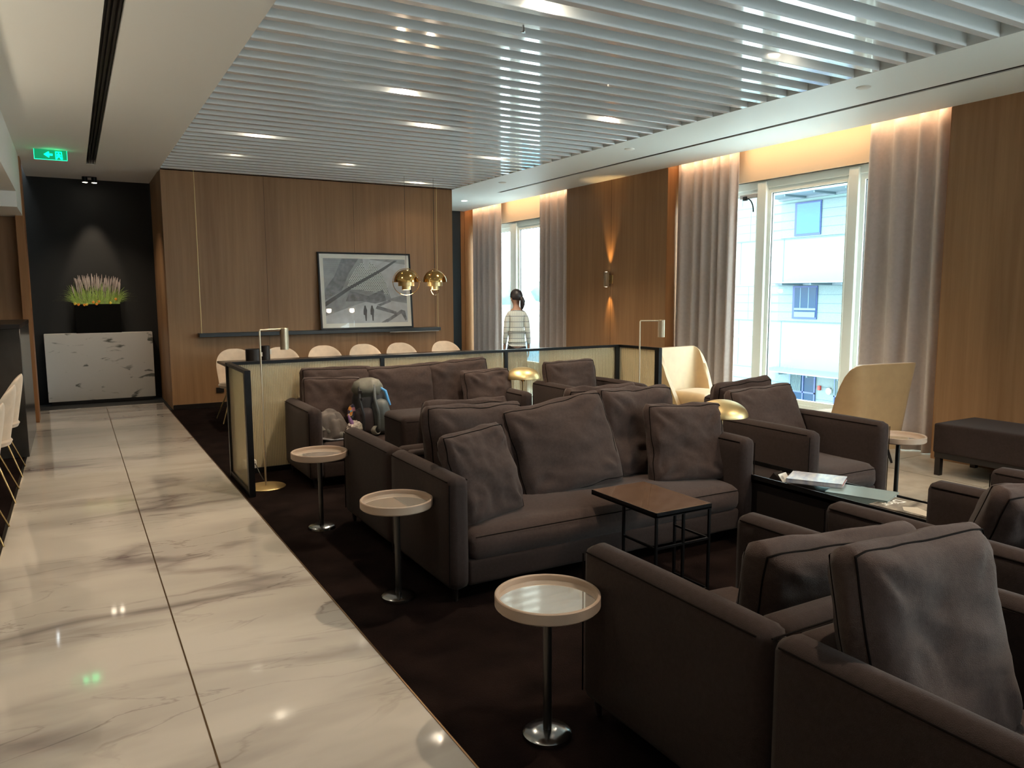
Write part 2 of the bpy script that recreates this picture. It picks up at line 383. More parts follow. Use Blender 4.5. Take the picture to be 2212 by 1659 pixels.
# windows (frame structure with panes)
def window(n, y0, y1, mull):
    zt, xo = 2.79, 7.05
    bm = B()
    box(bm, xo-.03, y0, zt-.09, xo+.05, y1, zt, .004, 1); box(bm, xo-.05, y0, zt, xo+.05, y1, zt+.02)
    box(bm, xo-.03, y0, .17, xo+.05, y1, .25)
    for a, b in mull: box(bm, xo-.055, a, .17, xo+.06, b, zt-.02, .006, 1)
    box(bm, xo-.03, y0, .17, xo+.05, y0+.06, zt); box(bm, xo-.03, y1-.06, .17, xo+.05, y1, zt)
    w = struct('window_%d' % n, bm, FRAME)
    edges = [y0+.06]+[v for a, b in sorted(mull) for v in (a, b)]+[y1-.06]
    for i in range(0, len(edges), 2):
        a, b = edges[i], edges[i+1]
        bm = B()
        box(bm, xo-.01, a, .25, xo+.04, a+.045, zt-.09); box(bm, xo-.01, b-.045, .25, xo+.04, b, zt-.09)
        box(bm, xo-.01, a+.045, zt-.15, xo+.04, b-.045, zt-.09); box(bm, xo-.01, a+.045, .25, xo+.04, b-.045, .30)
        s = obj('window_sash', bm, FRAME, w, False)
        bm = B(); box(bm, xo+.012, a+.045, .30, xo+.018, b-.045, zt-.15); obj('pane', bm, GLASS, s, False)
        bm = B(); box(bm, xo+.008, a+.045, .30, xo+.022, a+.052, zt-.15); box(bm, xo+.008, b-.052, .30, xo+.022, b-.045, zt-.15)
        box(bm, xo+.008, a+.045, zt-.157, xo+.022, b-.045, zt-.15)
        obj('gasket', bm, BLACKM, s, False)
    return w
w2 = window(1, 4.05, 7.66, [(5.13, 5.25), (6.33, 6.46)])
w1 = window(2, 10.0, 13.53, [(11.0, 11.1), (12.05, 12.27)])
window(4, -2.8, 1.2, [(-1.5, -1.38), (-.2, -.08)])  # last window is invented, out of view, to bring cool daylight to the ceiling
gr_ = thing('guard_rail', 'white double guard rail outside the far light of the near window', 'railing', (7.15, 7.05, 0))
for z in (.51, .97):
    bm = B(); tube(bm, [(0, -.6, z), (0, .6, z)], .018, 10); obj('rail', bm, FRAME, gr_)
bm = B(); box(bm, 6.985, 6.46, 2.60, 7.02, 6.72, 2.65, .004, 1)
clz = tag(obj('window_closer', bm, GREY), 'grey window opener with a black cable at the top of the near window', 'window opener')
bm = B(); box(bm, 6.97, 6.60, 2.58, 7.0, 6.66, 2.63, .004, 1); tube(bm, [(6.985, 6.60, 2.60)]+[(6.985, 6.60-.10*math.sin(t*PI/2/8), 2.60-.16+.16*math.cos(t*PI/2/8)) for t in range(1, 9)], .008, 8); obj('cable', bm, BLACK, clz)

# curtains
def curtain(y0, y1, pitch, label, seed, xc=6.84):
    rnd = random.Random(seed); bm = B(); n = int((y1-y0)/.008); nz = 14; grid = []
    ph = []; acc = 0
    for i in range(n+1):
        acc += 2*PI*.008/pitch*(1+.25*math.sin(i*.031+seed)); ph.append(acc)
    for j in range(nz+1):
        z = .012+(3.2-.012)*j/nz; row = []
        amp = .038+.014*(1-z/3.2)
        for i in range(n+1):
            s = math.sin(ph[i]); s = math.copysign(abs(s)**.75, s)
            row.append(bm.verts.new((xc+amp*s, y0+.008*i+.012*math.sin(ph[i]*.5+z*.6+seed), z)))
        grid.append(row)
    for j in range(nz):
        for i in range(n): bm.faces.new((grid[j][i], grid[j][i+1], grid[j+1][i+1], grid[j+1][i]))
    o = obj('curtain', bm, CURT, None, True, 180)
    sm = o.modifiers.new('thickness', 'SOLIDIFY'); sm.thickness = .004
    return tag(o, label, 'curtain')
curtain(6.62, 7.66, .165, 'taupe floor-length curtain on the far side of the near window', 1)
curtain(4.06, 4.92, .20, 'taupe curtain behind the cream chair seen from the back, next to the long bench wall', 2)
curtain(12.36, 13.46, .185, 'taupe curtain at the far end beside the dark passage wall', 3)
curtain(10.02, 11.0, .17, 'taupe curtain between the far window and the wall lamp', 4)

# ------------------------------------------------------------------ soft upholstery
def rbox_soft(bm, x0, y0, z0, x1, y1, z1, bev, bulge=(0, 0, 0), cuts=8, seed=0, amp=.003):
    """rounded box with gentle fullness on its faces"""
    t = bmesh.new(); bmesh.ops.create_cube(t, size=2)
    bmesh.ops.subdivide_edges(t, edges=t.edges[:], cuts=cuts, use_grid_fill=True)
    hx, hy, hz = (x1-x0)/2, (y1-y0)/2, (z1-z0)/2; c = Vector(((x0+x1)/2, (y0+y1)/2, (z0+z1)/2))
    h = (hx, hy, hz)
    for v in t.verts:
        q = v.co.copy(); p = []
        for i in range(3):
            # pack grid lines toward the rounded rim
            a = abs(q[i]); s = math.copysign(1, q[i])
            e = min(bev/h[i], .9)
            k = 1-2.0/(cuts+1)
            pos = (a/k)*(1-e) if a <= k else (1-e)+e*(a-k)/(1-k)
            p.append(s*pos*h[i])
        inn = Vector([max(-h[i]+bev, min(h[i]-bev, p[i])) for i in range(3)])
        d = Vector(p)-inn
        if d.length > 1e-7:
            m_ = max(abs(d.x), abs(d.y), abs(d.z)); d = d.normalized()*m_
        r = inn+d
        f = [1-(q[i]**2) for i in range(3)]
        if bulge[0] and abs(q.x) > .99: r.x += math.copysign(bulge[0]*f[1]*f[2], q.x)
        if bulge[1] and abs(q.y) > .99: r.y += math.copysign(bulge[1]*f[0]**.5*f[2], q.y)
        if bulge[2] and abs(q.z) > .99: r.z += math.copysign(bulge[2]*f[0]**.5*f[1]**.5, q.z)
        nz_ = noise.noise(Vector((r.x*3+seed, r.y*3, r.z*3+seed)))
        r += d*0
        if amp: r += Vector((nz_, noise.noise(Vector((r.y*4, r.x*3+seed, r.z*4))), noise.noise(Vector((r.z*3, r.y*3, r.x*4+seed)))))*amp
        v.co = c+r
    vm = {}
    for v in t.verts: vm[v.index] = bm.verts.new(v.co)
    t.verts.ensure_lookup_table()
    for f_ in t.faces: bm.faces.new([vm[v.index] for v in f_.verts])
    t.free(); return bm

SS = 1.0174
def make_sofa(label, cat, cx, cy, w, d, face, h=.625, arm=.112, seat_z=.335, seed=0, name='armchair', group=None, backt=.11):
    """face=-1 looks toward -y, +1 toward +y.  Built locally facing -y."""
    cx, cy, w, d = cx*SS, cy*SS, w*SS, d*SS
    t = thing(name, label, cat, (cx, cy, 0), 0 if face < 0 else PI, group)
    hw, hd = w/2, d/2
    for s in (-1, 1):
        bm = B(); a0, a1 = (-hw, -hw+arm) if s < 0 else (hw-arm, hw)
        rbox_soft(bm, a0, -hd, .065, a1, hd, h, .036, (.007, .004, .010), 12, seed+s, .002)
        a = obj('arm', bm, FABRIC, t, True, 60)
        bm = B(); xo = a0 if s < 0 else a1; xi = a1 if s < 0 else a0
        sg = -1 if s < 0 else 1
        tube(bm, [(xo-sg*.002, -hd+.03, h-.020), (xo-sg*.001, 0, h-.020), (xo-sg*.002, hd-.03, h-.020)], .0028, 6)
        tube(bm, [(xi+sg*.002, -hd+.03, h-.020), (xi+sg*.002, hd-backt, h-.020)], .0028, 6)
        tube(bm, [(xo-sg*.004, -hd+.008, h-.03), (xo-sg*.002, -hd+.012, .09)], .0028, 6)
        obj('piping', bm, PIPE, a)
    bm = B(); rbox_soft(bm, -hw+arm*.7, hd-backt, .065, hw-arm*.7, hd-.001, h-.002, .034, (0, .004, .006), 12, seed+5, .002)
    a = obj('backrest', bm, FABRIC, t, True, 60)
    bm = B(); tube(bm, [(-hw+arm, hd-backt-.001, h-.022), (hw-arm, hd-backt-.001, h-.022)], .0028, 6); tube(bm, [(-hw+.03, hd-.001, h-.022), (hw-.03, hd-.001, h-.022)], .0028, 6); obj('piping', bm, PIPE, a)
    bm = B(); rbox_soft(bm, -hw+arm-.004, -hd+.015, .07, hw-arm+.004, hd-backt, .20, .018, (0, 0, 0), 6, seed, .001); obj('base', bm, FABRIC, t, True, 60)
    bm = B(); rbox_soft(bm, -hw+arm+.003, -hd+.002, .195, hw-arm-.003, hd-backt+.01, seat_z, .04, (0, .012, .042), 16, seed+9, .008)
    sc = obj('seat_cushion', bm, FABRIC2, t, True, 180)
    bm = B(); pts = []
    for i in range(25):
        u = -1+2*i/24; x = u*(hw-arm-.03); pts.append((x, -hd-.010*math.sqrt(max(0, 1-u*u))+.004, seat_z-.018+.006*math.sqrt(max(0, 1-u*u))))
    tube(bm, pts, .0028, 6); obj('piping', bm, PIPE, sc)
    for sx_ in (-1, 1):
        for sy_ in (-1, 1):
            bm = B(); tube(bm, [(sx_*(hw-.05), sy_*(hd-.05), 0), (sx_*(hw-.045), sy_*(hd-.045), .08)], [.011, .018], 10); obj('leg', bm, BLACKM, t)
    return t

def cushion(label, loc, w, h, t, tilt=15, rz=0, roll=0, seed=0, group=None, pinch=.03, wr=1.0, mat_=None):
    """loc = bottom centre. Built facing -y, leaning back (top toward +y) by tilt degrees."""
    rnd = random.Random(seed)
    sd = seed*3.17
    def f(q):
        x, y, z = q
        r_ = .16                                   # rounded corners in plan
        ax, az = abs(x), abs(z)
        # squircle rounding
        k = (ax**7+az**7)**(1/7)
        m_ = max(ax, az)
        g = m_/k if k > 0 else 1
        X = x*(1-.35*(1-g)); Z = z*(1-.35*(1-g))
        X *= 1-pinch*(1-z*z); Z *= 1-pinch*1.1*(1-x*x)
        gus = .30+.12*(1-max(ax, az)**2)
        prof = max(0., (1-ax**4.5))*max(0., (1-az**4.5))
        T = t/2*(.42+.58*prof**.42)
        T *= 1+.22*(-z)*(1-ax)                        # heavier at the bottom
        if max(ax, az) > .97: pass
        P = Vector((X*w/2, y*T, Z*h/2))
        # rim gets rounded gusset
        if abs(y) < .999:
            bulge = (1-y*y)*t*.12
            if ax > az: P.x += math.copysign(bulge, x)
            else: P.z += math.copysign(bulge, z)
        # wrinkles radiating from the corners, and a soft dent
        wv = 0
        for sxx, szz in ((-1, -1), (1, -1), (-1, 1), (1, 1)):
            dx, dz = x-sxx, z-szz; rr = math.hypot(dx, dz)
            an = math.atan2(dz, dx)
            wv += math.sin(an*9+sd+sxx+2*szz)*math.exp(-((rr-.40)/.26)**2)*.0085
        wv += noise.noise(Vector((x*1.3+sd, z*1.3, sd)))*.022
        wv += (1-abs(noise.noise(Vector((x*2.2+z*1.4, z*2.6-x, sd+4)))*2.4))*.006*(ax < .98 and az < .98)
        P.y += math.copysign(1, y)*wv*wr*(prof**.3 if prof > 0 else 0)*abs(y)
        P.x += noise.noise(Vector((z*2+sd, y, 3)))*.012*wr; P.z += noise.noise(Vector((x*2+sd, y, 7)))*.014*wr
        return P
    R_ = Matrix.Rotation(math.radians(roll), 4, 'Y')
    T_ = Matrix.Rotation(math.radians(-tilt), 4, 'X')
    X0 = T_ @ Matrix.Translation((0, 0, h/2)) @ R_
    tb = bmesh.new(); bmesh.ops.create_cube(tb, size=2)
    bmesh.ops.subdivide_edges(tb, edges=tb.edges[:], cuts=27, use_grid_fill=True)
    for v in tb.verts:
        q = v.co.copy()
        v.co = X0 @ f(q)
    o = obj('seat_cushion_pillow', tb, mat_ or FABRIC2, None, True, 180)
    o.name = 'throw_cushion'; o.data.name = 'throw_cushion'
    bm = B()
    for ys in (-1, 1):
        pts = []
        N = 44
        for side in range(4):
            for i in range(N//4+1 if side < 3 else N//4+1):
                u = -1+2*i/(N//4)
                q = [(u, ys, 1), (1, ys, -u), (-u, ys, -1), (-1, ys, u)][side]
                p = X0 @ (f(Vector(q))); 
                if not pts or (p-pts[-1]).length > .006: pts.append(p)
        tube(bm, pts, .0032, 6, closed=True)
    obj('piping', bm, PIPE, o)
    o.location = (loc[0]*SS, loc[1]*SS, loc[2]-.005); o.rotation_euler = (0, 0, math.radians(rz))
    return tag(o, label, 'cushion', group)

GS = 'brown lounge seating'
# row nearest the camera (facing it), row facing away, and so on
make_sofa('brown armchair at the very front, back to back with another, seen over its left arm', 'armchair', 1.90, .865, .85, .82, -1, seed=1, name='armchair')
make_sofa('brown armchair facing away, to the right of the nearest round table', 'armchair', 1.895, 1.695, .84, .81, 1, seed=2, name='armchair')
make_sofa('brown armchair facing away, in front of the magazines console', 'armchair', 3.045, 1.62, .81, .82, 1, seed=3, name='armchair')
make_sofa('brown armchair at the right edge, facing away, beyond the magazines', 'armchair', 4.27, 1.63, .82, .80, 1, seed=4, name='armchair')
SA = make_sofa('brown two-seat sofa in the middle with five cushions, behind the square table', 'sofa', 2.485, 3.56, 2.02, .78, -1, seed=5, name='sofa')
make_sofa('brown armchair facing the camera beside the dome lamp, before the near window', 'armchair', 4.30, 3.53, .80, .84, -1, seed=6, name='armchair')
make_sofa('brown seat back to back with the middle sofa, its side panel beside a round table', 'armchair', 1.89, 4.38, .83, .82, 1, seed=7, name='armchair')
make_sofa('brown armchair behind the right end of the middle sofa, only its arm top showing', 'armchair', 2.98, 4.38, .80, .82, 1, seed=8, name='armchair')
make_sofa('brown armchair back to back with the one before the near window', 'armchair', 4.32, 4.38, .80, .82, 1, seed=9, name='armchair')
make_sofa('brown two-seat sofa with the backpack and clothes, along the ribbed glass screen', 'sofa', 2.48, 6.062, 1.98, .77, -1, seed=10, name='sofa')
make_sofa('brown armchair in the screen corner beside the far dome lamp', 'armchair', 4.32, 6.035, .82, .82, -1, seed=11, name='armchair')
# low upholstered stool between the two sofas
ot = thing('ottoman', 'brown upholstered block stool between the backpack sofa and the middle sofa', 'ottoman', (2.36, 5.27, 0))
bm = B(); rbox_soft(bm, -.36, -.2, .07, .36, .2, .62, .03, (0, .004, .012), 10, 3, .003); obj('body', bm, FABRIC, ot, True, 60)
bm = B(); tube(bm, [(-.33, -.2, .585), (.33, -.2, .585)], .003, 6); tube(bm, [(-.36, -.17, .585), (-.36, .17, .585)], .003, 6); obj('piping', bm, PIPE, ot)
for sx_ in (-1, 1):
    for sy_ in (-1, 1):
        bm = B(); tube(bm, [(sx_*.30, sy_*.15, 0), (sx_*.30, sy_*.15, .09)], [.012, .018], 8); obj('leg', bm, BLACKM, ot)

# cushions: middle sofa
cushion('large brown back cushion at the left end of the middle sofa', (1.92, 3.68, .35), .62, .53, .20, 14, 3, 2, 1)
cushion('large brown back cushion in the centre of the middle sofa, tilted clockwise', (2.42, 3.56, .35), .68, .54, .20, 20, -4, -8, 2, wr=1.3)
cushion('large brown back cushion behind the right end of the middle sofa', (3.07, 3.70, .35), .62, .55, .20, 12, 5, 1, 3, wr=1.4)
cushion('smaller brown cushion leaning at the left arm of the middle sofa', (1.795, 3.36, .34), .42, .47, .16, 18, 14, -4, 4, wr=1.2)
cushion('smaller brown cushion leaning at the right arm of the middle sofa', (3.20, 3.42, .34), .50, .48, .16, 14, -14, 1, 5, wr=1.3)
# backpack sofa
cushion('brown back cushion at the left end of the backpack sofa', (1.90, 6.235, .36), .62, .52, .17, 8, 2, 1, 6)
cushion('brown back cushion in the centre of the backpack sofa', (2.46, 6.215, .36), .62, .51, .17, 9, 0, -1, 7)
cushion('brown back cushion behind the right end of the backpack sofa', (3.02, 6.225, .36), .62, .53, .17, 8, 0, -3, 8, wr=1.4)
cushion('smaller brown cushion behind the backpack and clothes', (1.80, 6.07, .36), .47, .46, .14, 14, -8, 2, 9)
cushion('smaller brown cushion at the right end of the backpack sofa', (3.22, 6.01, .36), .50, .45, .16, 12, 6, -1, 10, wr=1.5)
# single seats
cushion('brown cushion in the armchair at the screen corner', (4.22, 6.15, .36), .56, .48, .17, 14, -6, -2, 11)
cushion('brown back cushion in the armchair before the near window', (4.27, 3.70, .34), .60, .50, .19, 22, -4, -3, 12)
cushion('brown cushion top showing behind the armchair before the near window', (4.38, 4.22, .34), .58, .50, .18, -12, 2, -3, 13)
cushion('brown cushion just peeking over the left back cushion of the middle sofa', (2.02, 4.22, .34), .58, .52, .18, -12, 4, 2, 14)
cushion('brown cushion just peeking over the right back cushion of the middle sofa', (3.06, 4.24, .34), .58, .53, .18, -10, 2, 0, 15)
cushion('brown cushion in the armchair facing away by the nearest round table', (1.97, 1.52, .32), .62, .44, .21, -8, -8, 1, 16, wr=.8)
cushion('large brown cushion in the foremost armchair at the lower right', (1.83, 1.02, .32), .53, .56, .18, 14, -2, 1, 17, wr=.9)
cushion('brown cushion in the armchair facing away at the right edge of the photo', (3.29, 1.62, .32), .56, .46, .20, -22, -14, 0, 18)

# ------------------------------------------------------------------ round side tables
def side_table():
    t = thing('side_table', '', 'side table')
    R = .178
    bm = B(); lathe(bm, [(0, .486), (R-.012, .486), (R-.012, .480), (0, .480)], 56); obj('tray_surface', bm, TRAY, t)
    bm = B(); lathe(bm, [(R-.012, .478), (R-.012, .503), (R-.009, .506), (R-.003, .506), (R, .503), (R, .470), (R-.006, .464), (.03, .464), (.03, .478), (R-.012, .478)], 56); obj('tray_rim', bm, RIM, t)
    bm = B(); tube(bm, [(0, 0, .012), (0, 0, .466)], .015, 20); obj('pole', bm, DARKPOLE, t)
    bm = B(); lathe(bm, [(0, .026), (.03, .025), (.075, .019), (.084, .012), (.086, 0), (0, 0)], 40); obj('foot_disc', bm, CHROME, t)
    return t
pt = side_table()
for i, (x, y, z, lab) in enumerate([(1.322, 2.075, 0, 'round beige tray table nearest the camera'), (1.325, 3.46, 0, 'round beige tray table at the left arm of the middle sofa'),
                                 (1.318, 4.79, 0, 'round beige tray table before the backpack sofa'), (4.985, 3.24, 0, 'round beige tray table standing by the bench and the near window')]):
    o = pick(i, pt); place(o, (x, y, z), i*.7, lab)

# square coffee table
ct = thing('coffee_table', 'square brown stone table on a thin black rod frame over the sofa seat', 'coffee table', (2.37, 2.75, 0))
cw, cl = .36, .53
bm = B(); box(bm, .004, .004, .436, cw-.004, cl-.004, .452, .002, 1); obj('table_top', bm, BROWNSTONE, ct)
bm = B(); box(bm, 0, 0, .428, cw, .004, .451); box(bm, 0, cl-.004, .428, cw, cl, .451); box(bm, 0, 0, .428, .004, cl, .451); box(bm, cw-.004, 0, .428, cw, cl, .451)
box(bm, 0, 0, .424, cw, cl, .434); obj('top_frame', bm, BLACK, ct)
for x, y in ((.008, .008), (cw-.008, .008), (.008, .26), (cw/2, .008), (cw-.008, .26)):
    bm = B(); box(bm, x-.006, y-.006, 0, x+.006, y+.006, .426); obj('leg', bm, BLACK, ct, False)
for z in (.27, .006):
    for q in ((.004, .003, cw-.004, .013), (.003, .014, .013, .26), (cw-.013, .014, cw-.003, .26)):
        bm = B(); box(bm, q[0], q[1], z-.005, q[2], q[3], z+.005); obj('rail', bm, BLACK, ct, False)

# black consoles
def console(label, x0, x1, y0, y1):
    t = thing('console_table', label, 'console', ((x0+x1)/2, (y0+y1)/2, 0))
    hx, hy = (x1-x0)/2, (y1-y0)/2
    bm = B(); box(bm, -hx, -hy, .36, hx, hy, .378); obj('tray_top', bm, mat('dark_wood_tray', (.022, .014, .012), .35), t, False)
    bm = B(); box(bm, -hx, -hy, .36, -hx+.008, hy, .405); box(bm, hx-.008, -hy, .36, hx, hy, .405); box(bm, -hx, -hy, .36, hx, -hy+.008, .405); box(bm, -hx, hy-.008, .36, hx, hy, .405)
    obj('rim', bm, BLACK, t, False)
    bm = B(); box(bm, -hx+.02, -hy+.03, .05, hx-.02, hy-.03, .36); obj('cabinet_body', bm, BLACKM, t, False)
    for sx_ in (-1, 1):
        for sy_ in (-1, 1):
            bm = B(); box(bm, sx_*(hx-.04)-.012, sy_*(hy-.06)-.012, 0, sx_*(hx-.04)+.012, sy_*(hy-.06)+.012, .05); obj('foot', bm, BLACK, t, False)
    return t
console('long black console carrying the magazines and the near dome lamp', 3.52, 3.84, 1.30, 3.92)
console('long black console carrying the far dome lamp', 3.52, 3.84, 4.4, 6.4)
console('low black table between the armchair in the screen corner and the tan chair', 4.93, 5.10, 4.9, 5.5)

# books on the console
def book(label, cx, cy, z, rz, w, l, h, cover, pages, name='book', spine=None):
    t = thing(name, label, 'book', (cx, cy, z), math.radians(rz))
    bm = B(); box(bm, -w/2, -l/2, 0, w/2, l/2, .004); box(bm, -w/2, -l/2, h-.004, w/2, l/2, h); box(bm, -w/2, -l/2, 0, -w/2+.004, l/2, h)
    obj('cover', bm, cover, t, False)
    bm = B(); box(bm, -w/2+.004, -l/2+.004, .004, w/2-.006, l/2-.004, h-.004); obj('page_block', bm, pages, t, False)
    return t
PAGE = mat('page_white', (.62, .60, .55), .8); PAGER = mat('page_red', (.35, .10, .08), .8)
C1 = mat('blue_grey_cover', (.30, .33, .42), .25, col2=(.55, .52, .50), noise_scale=9, stretch=(1, 4, 1))
C2 = mat('green_grey_cover', (.16, .22, .22), .22, col2=(.24, .30, .30), noise_scale=2)
C3 = mat('sepia_cover', (.05, .045, .04), .25, col2=(.42, .36, .29), noise_scale=7, stretch=(1, 2.2, 1))
book('thick grey-green book on the console, half under the blue one', 3.70, 2.60, .378, 20, .24, .32, .035, C2, PAGE)
book('open-weave blue and pink picture book, topmost of the stack on the console', 3.68, 2.88, .414, 30, .22, .30, .024, C1, PAGER)
dm = book('black and sepia fashion book with white lettering at the near end of the console', 3.68, 2.30, .378, 4, .25, .32, .02, C3, PAGE)
def text(body, size, m, parent, loc, rot, name='lettering', ext=.0004, italic=0):
    cu = bpy.data.curves.new(name, 'FONT'); cu.body = body; cu.size = size; cu.extrude = ext; cu.align_x = 'CENTER'; cu.align_y = 'CENTER'; cu.shear = italic
    to = bpy.data.objects.new('tmp', cu); COL.objects.link(to)
    dg = bpy.context.evaluated_depsgraph_get(); me = bpy.data.meshes.new_from_object(to.evaluated_get(dg))
    bpy.data.objects.remove(to); me.materials.clear(); me.materials.append(m)
    o = bpy.data.objects.new(name, me); COL.objects.link(o); o.parent = parent; o.location = loc; o.rotation_euler = rot
    return o
WHT = mat('white_print', (.75, .73, .68), .6)
text('Dior', .085, WHT, dm, (-.0, .10, .0206), (0, 0, PI))
text('by Avedon', .022, WHT, dm, (.0, .055, .0206), (0, 0, PI)) if False else None
bm = B()
for a, b_ in (((-.08, -.12), (.02, -.02)), ((.03, -.13), (.09, -.03))):
    pass
prism(bm, [(-.10, -.13), (-.02, -.10), (.02, -.02), (-.03, .03), (-.09, -.01)], .0202, .0204)
prism(bm, [(.03, -.13), (.11, -.12), (.09, -.04), (.04, -.06)], .0202, .0204)
obj('cover_picture', bm, mat('sepia_light', (.50, .43, .34), .4), dm, False)
tb = book('flat tan magazine sticking out under the sepia book', 3.70, 2.22, .378, -3, .22, .28, .004, mat('tan_cover', (.36, .25, .16), .5), PAGE, 'magazine')
tb.location.z = .3785; dm.location.z = .383
# tent card holder
th = thing('card_holder', 'small black tent holder with a white card on the console', 'sign', (3.62, 3.10, .378), math.radians(12))
bm = B(); prism_xf(bm, [(-.05, 0), (.05, 0), (.012, .055)], .09, Matrix.Rotation(PI/2, 4, 'Z') @ Matrix.Translation((0, -.045, 0))); obj('holder', bm, BLACKM, th, False)
bm = B(); xf = Matrix.Translation((-.046, -.0535, .008)) 
quad(bm, (-.044, -.052, .006), (.044, -.052, .006), (.044, -.018, .050), (-.044, -.018, .050)); r_ = bmesh.ops.extrude_face_region(bm, geom=bm.faces[:]); 
for v in [e for e in r_['geom'] if isinstance(e, bmesh.types.BMVert)]: v.co += Vector((0, .002, -.0015))
cdw = obj('card', bm, WHT, th, False)
bm = B(); lathe(bm, [(0, .0004), (.012, .0004), (.012, 0)], 20); q = obj('printed_ring', bm, GREY, cdw, False); q.location = (-.02, -.0345, .0300); q.rotation_euler = (math.radians(52), 0, 0)

# ------------------------------------------------------------------ lamps
def dome_lamp():
    t = thing('table_lamp', '', 'lamp')
    R = .165
    bm = B(); prof = []
    for i in range(17):
        a = PI/2*i/16; prof.append((R*math.cos(a) if i < 16 else 0, .335+.105*math.sin(a)))
    inner = [(max(0, r-.003), z-.003) for r, z in prof][::-1]
    lathe(bm, prof+[(0, .437)]+inner[1:]+[prof[0]], 48); obj('lamp_shade', bm, BRASS, t)
    bm = B(); lathe(bm, [(0, .37), (.022, .37), (.024, .315), (.016, .305), (0, .305)], 20); obj('socket', bm, BRASSP, t)
    bm = B(); tube(bm, [(0, 0, .012), (0, 0, .31)], .008, 14); obj('stem', bm, BRASS, t)
    bm = B(); lathe(bm, [(0, .02), (.05, .018), (.085, .010), (.088, 0), (0, 0)], 36); obj('base', bm, BRASS, t)
    bm = B(); bmesh.ops.create_uvsphere(bm, u_segments=12, v_segments=8, radius=.022)
    for v in bm.verts: v.co.z += .385
    obj('bulb', bm, LEDW, t)
    return t
dl = dome_lamp()
place(dl, (3.60, 3.56, .378), 0, 'brass dome lamp at the right end of the middle sofa')
place(copy_tree(dl), (3.64, 6.15, .378), 0, 'brass dome lamp farther away, left of the corner armchair')
def floor_lamp(label, x, y, rz):
    t = thing('floor_lamp', label, 'floor lamp', (x, y, 0), math.radians(rz))
    bm = B(); lathe(bm, [(0, .014), (.145, .010), (.15, .006), (.15, 0), (0, 0)], 48); obj('base', bm, BRASS, t)
    bm = B(); tube(bm, [(0, 0, .01), (0, 0, 1.225), (.004, 0, 1.232), (.19, 0, 1.232)], .007, 12); obj('pole', bm, CHAMP, t)
    bm = B(); lathe(bm, [(.0, 1.24), (.030, 1.24), (.033, 1.237), (.033, 1.07), (.029, 1.07), (.029, 1.2), (0, 1.2)], 28, (.215, 0, 0)); obj('lamp_head', bm, CHAMP, t)
    return t
floor_lamp('slim brass reading lamp behind the left end of the glass screen', 1.237, 6.056, 20)
floor_lamp('slim brass reading lamp right of the corner armchair', 4.83, 5.9, -25)
for (x, y, a) in ((1.237, 6.056, 20), (4.83, 5.9, -25)):
    spot('reading_spot', (x+.215*math.cos(math.radians(a)), y+.215*math.sin(math.radians(a)), 1.10), 5, 90, .8)

# pendants
def pendant(rz):
    t = thing('pendant_lamp', '', 'pendant lamp')
    R = .155
    bm = B()
    prof = [(R*math.cos(PI/2*i/14) if i < 14 else 0, R*math.sin(PI/2*i/14)) for i in range(15)]
    inner = [(max(0, r-.003), max(0, z-.003)) for r, z in prof][::-1]
    lathe(bm, prof+inner[1:]+[prof[0]], 44); obj('dome_shade', bm, BRASSP, t)
    bm = B(); lathe(bm, [(.1, .02), (.1, -.052), (.097, -.052), (.097, .02)], 36); obj('middle_shade', bm, BRASS, t)
    bm = B(); lathe(bm, [(.055, .02), (.055, -.098), (.052, -.098), (.052, .02)], 30); obj('inner_shade', bm, BRASS, t)
    bm = B(); lathe(bm, [(0, -.09), (.051, -.09), (.051, -.084), (0, -.084)], 24); obj('diffuser', bm, LEDW, t)
    bm = B(); tube(bm, [((R+.012)*math.cos(a)*math.cos(rz), (R+.012)*math.cos(a)*math.sin(rz), (R+.012)*math.sin(a)) for a in [2*PI*i/48 for i in range(48)]], .0035, 8, closed=True); obj('ring', bm, BRASSP, t)
    bm = B(); tube(bm, [((R+.02)*s*math.cos(rz), (R+.02)*s*math.sin(rz), 0) for s in (-1, 1)], .004, 8); obj('axle', bm, BRASSP, t)
    bm = B(); tube(bm, [(0, 0, R), (0, 0, 1.30)], .0022, 8); obj('cable', bm, BLACKM, t)
    return t
for (x, y, rz, lab) in ((3.67, 9.08, -.5, 'brass hemisphere pendant on the left, in front of the picture'), (4.06, 9.08, .75, 'brass hemisphere pendant on the right, by the shelf rod')):
    p = pendant(rz); place(p, (x, y, 1.655), 0, lab, None)
    l = bpy.data.lights.new('pendant_bulb', 'POINT'); l.energy = 6; l.color = WARM; l.shadow_soft_size = .04
    o = bpy.data.objects.new('pendant_bulb', l); COL.objects.link(o); o.location = (x, y, 1.655-.12)

# wall sconce
sc = thing('wall_sconce', 'slim brass up-down lamp glowing on the wood wall between the windows', 'wall lamp', (XW, 8.86, 1.70))
bm = B(); box(bm, -.10, -.03, -.105, -.045, .03, .105, .004, 1); obj('lamp_tube', bm, CHAMP, sc)
bm = B(); box(bm, -.02, -.07, -.06, -.0005, .05, .06, .004, 1); tube(bm, [(-.05, 0, 0), (-.015, 0, 0)], .008, 10); obj('bracket', bm, BRASS, sc)
for s in (-1, 1):
    bm = B(); box(bm, -.082, -.012, s*.1055, -.063, .012, s*.1062); obj('bulb', bm, LEDW, sc, False)

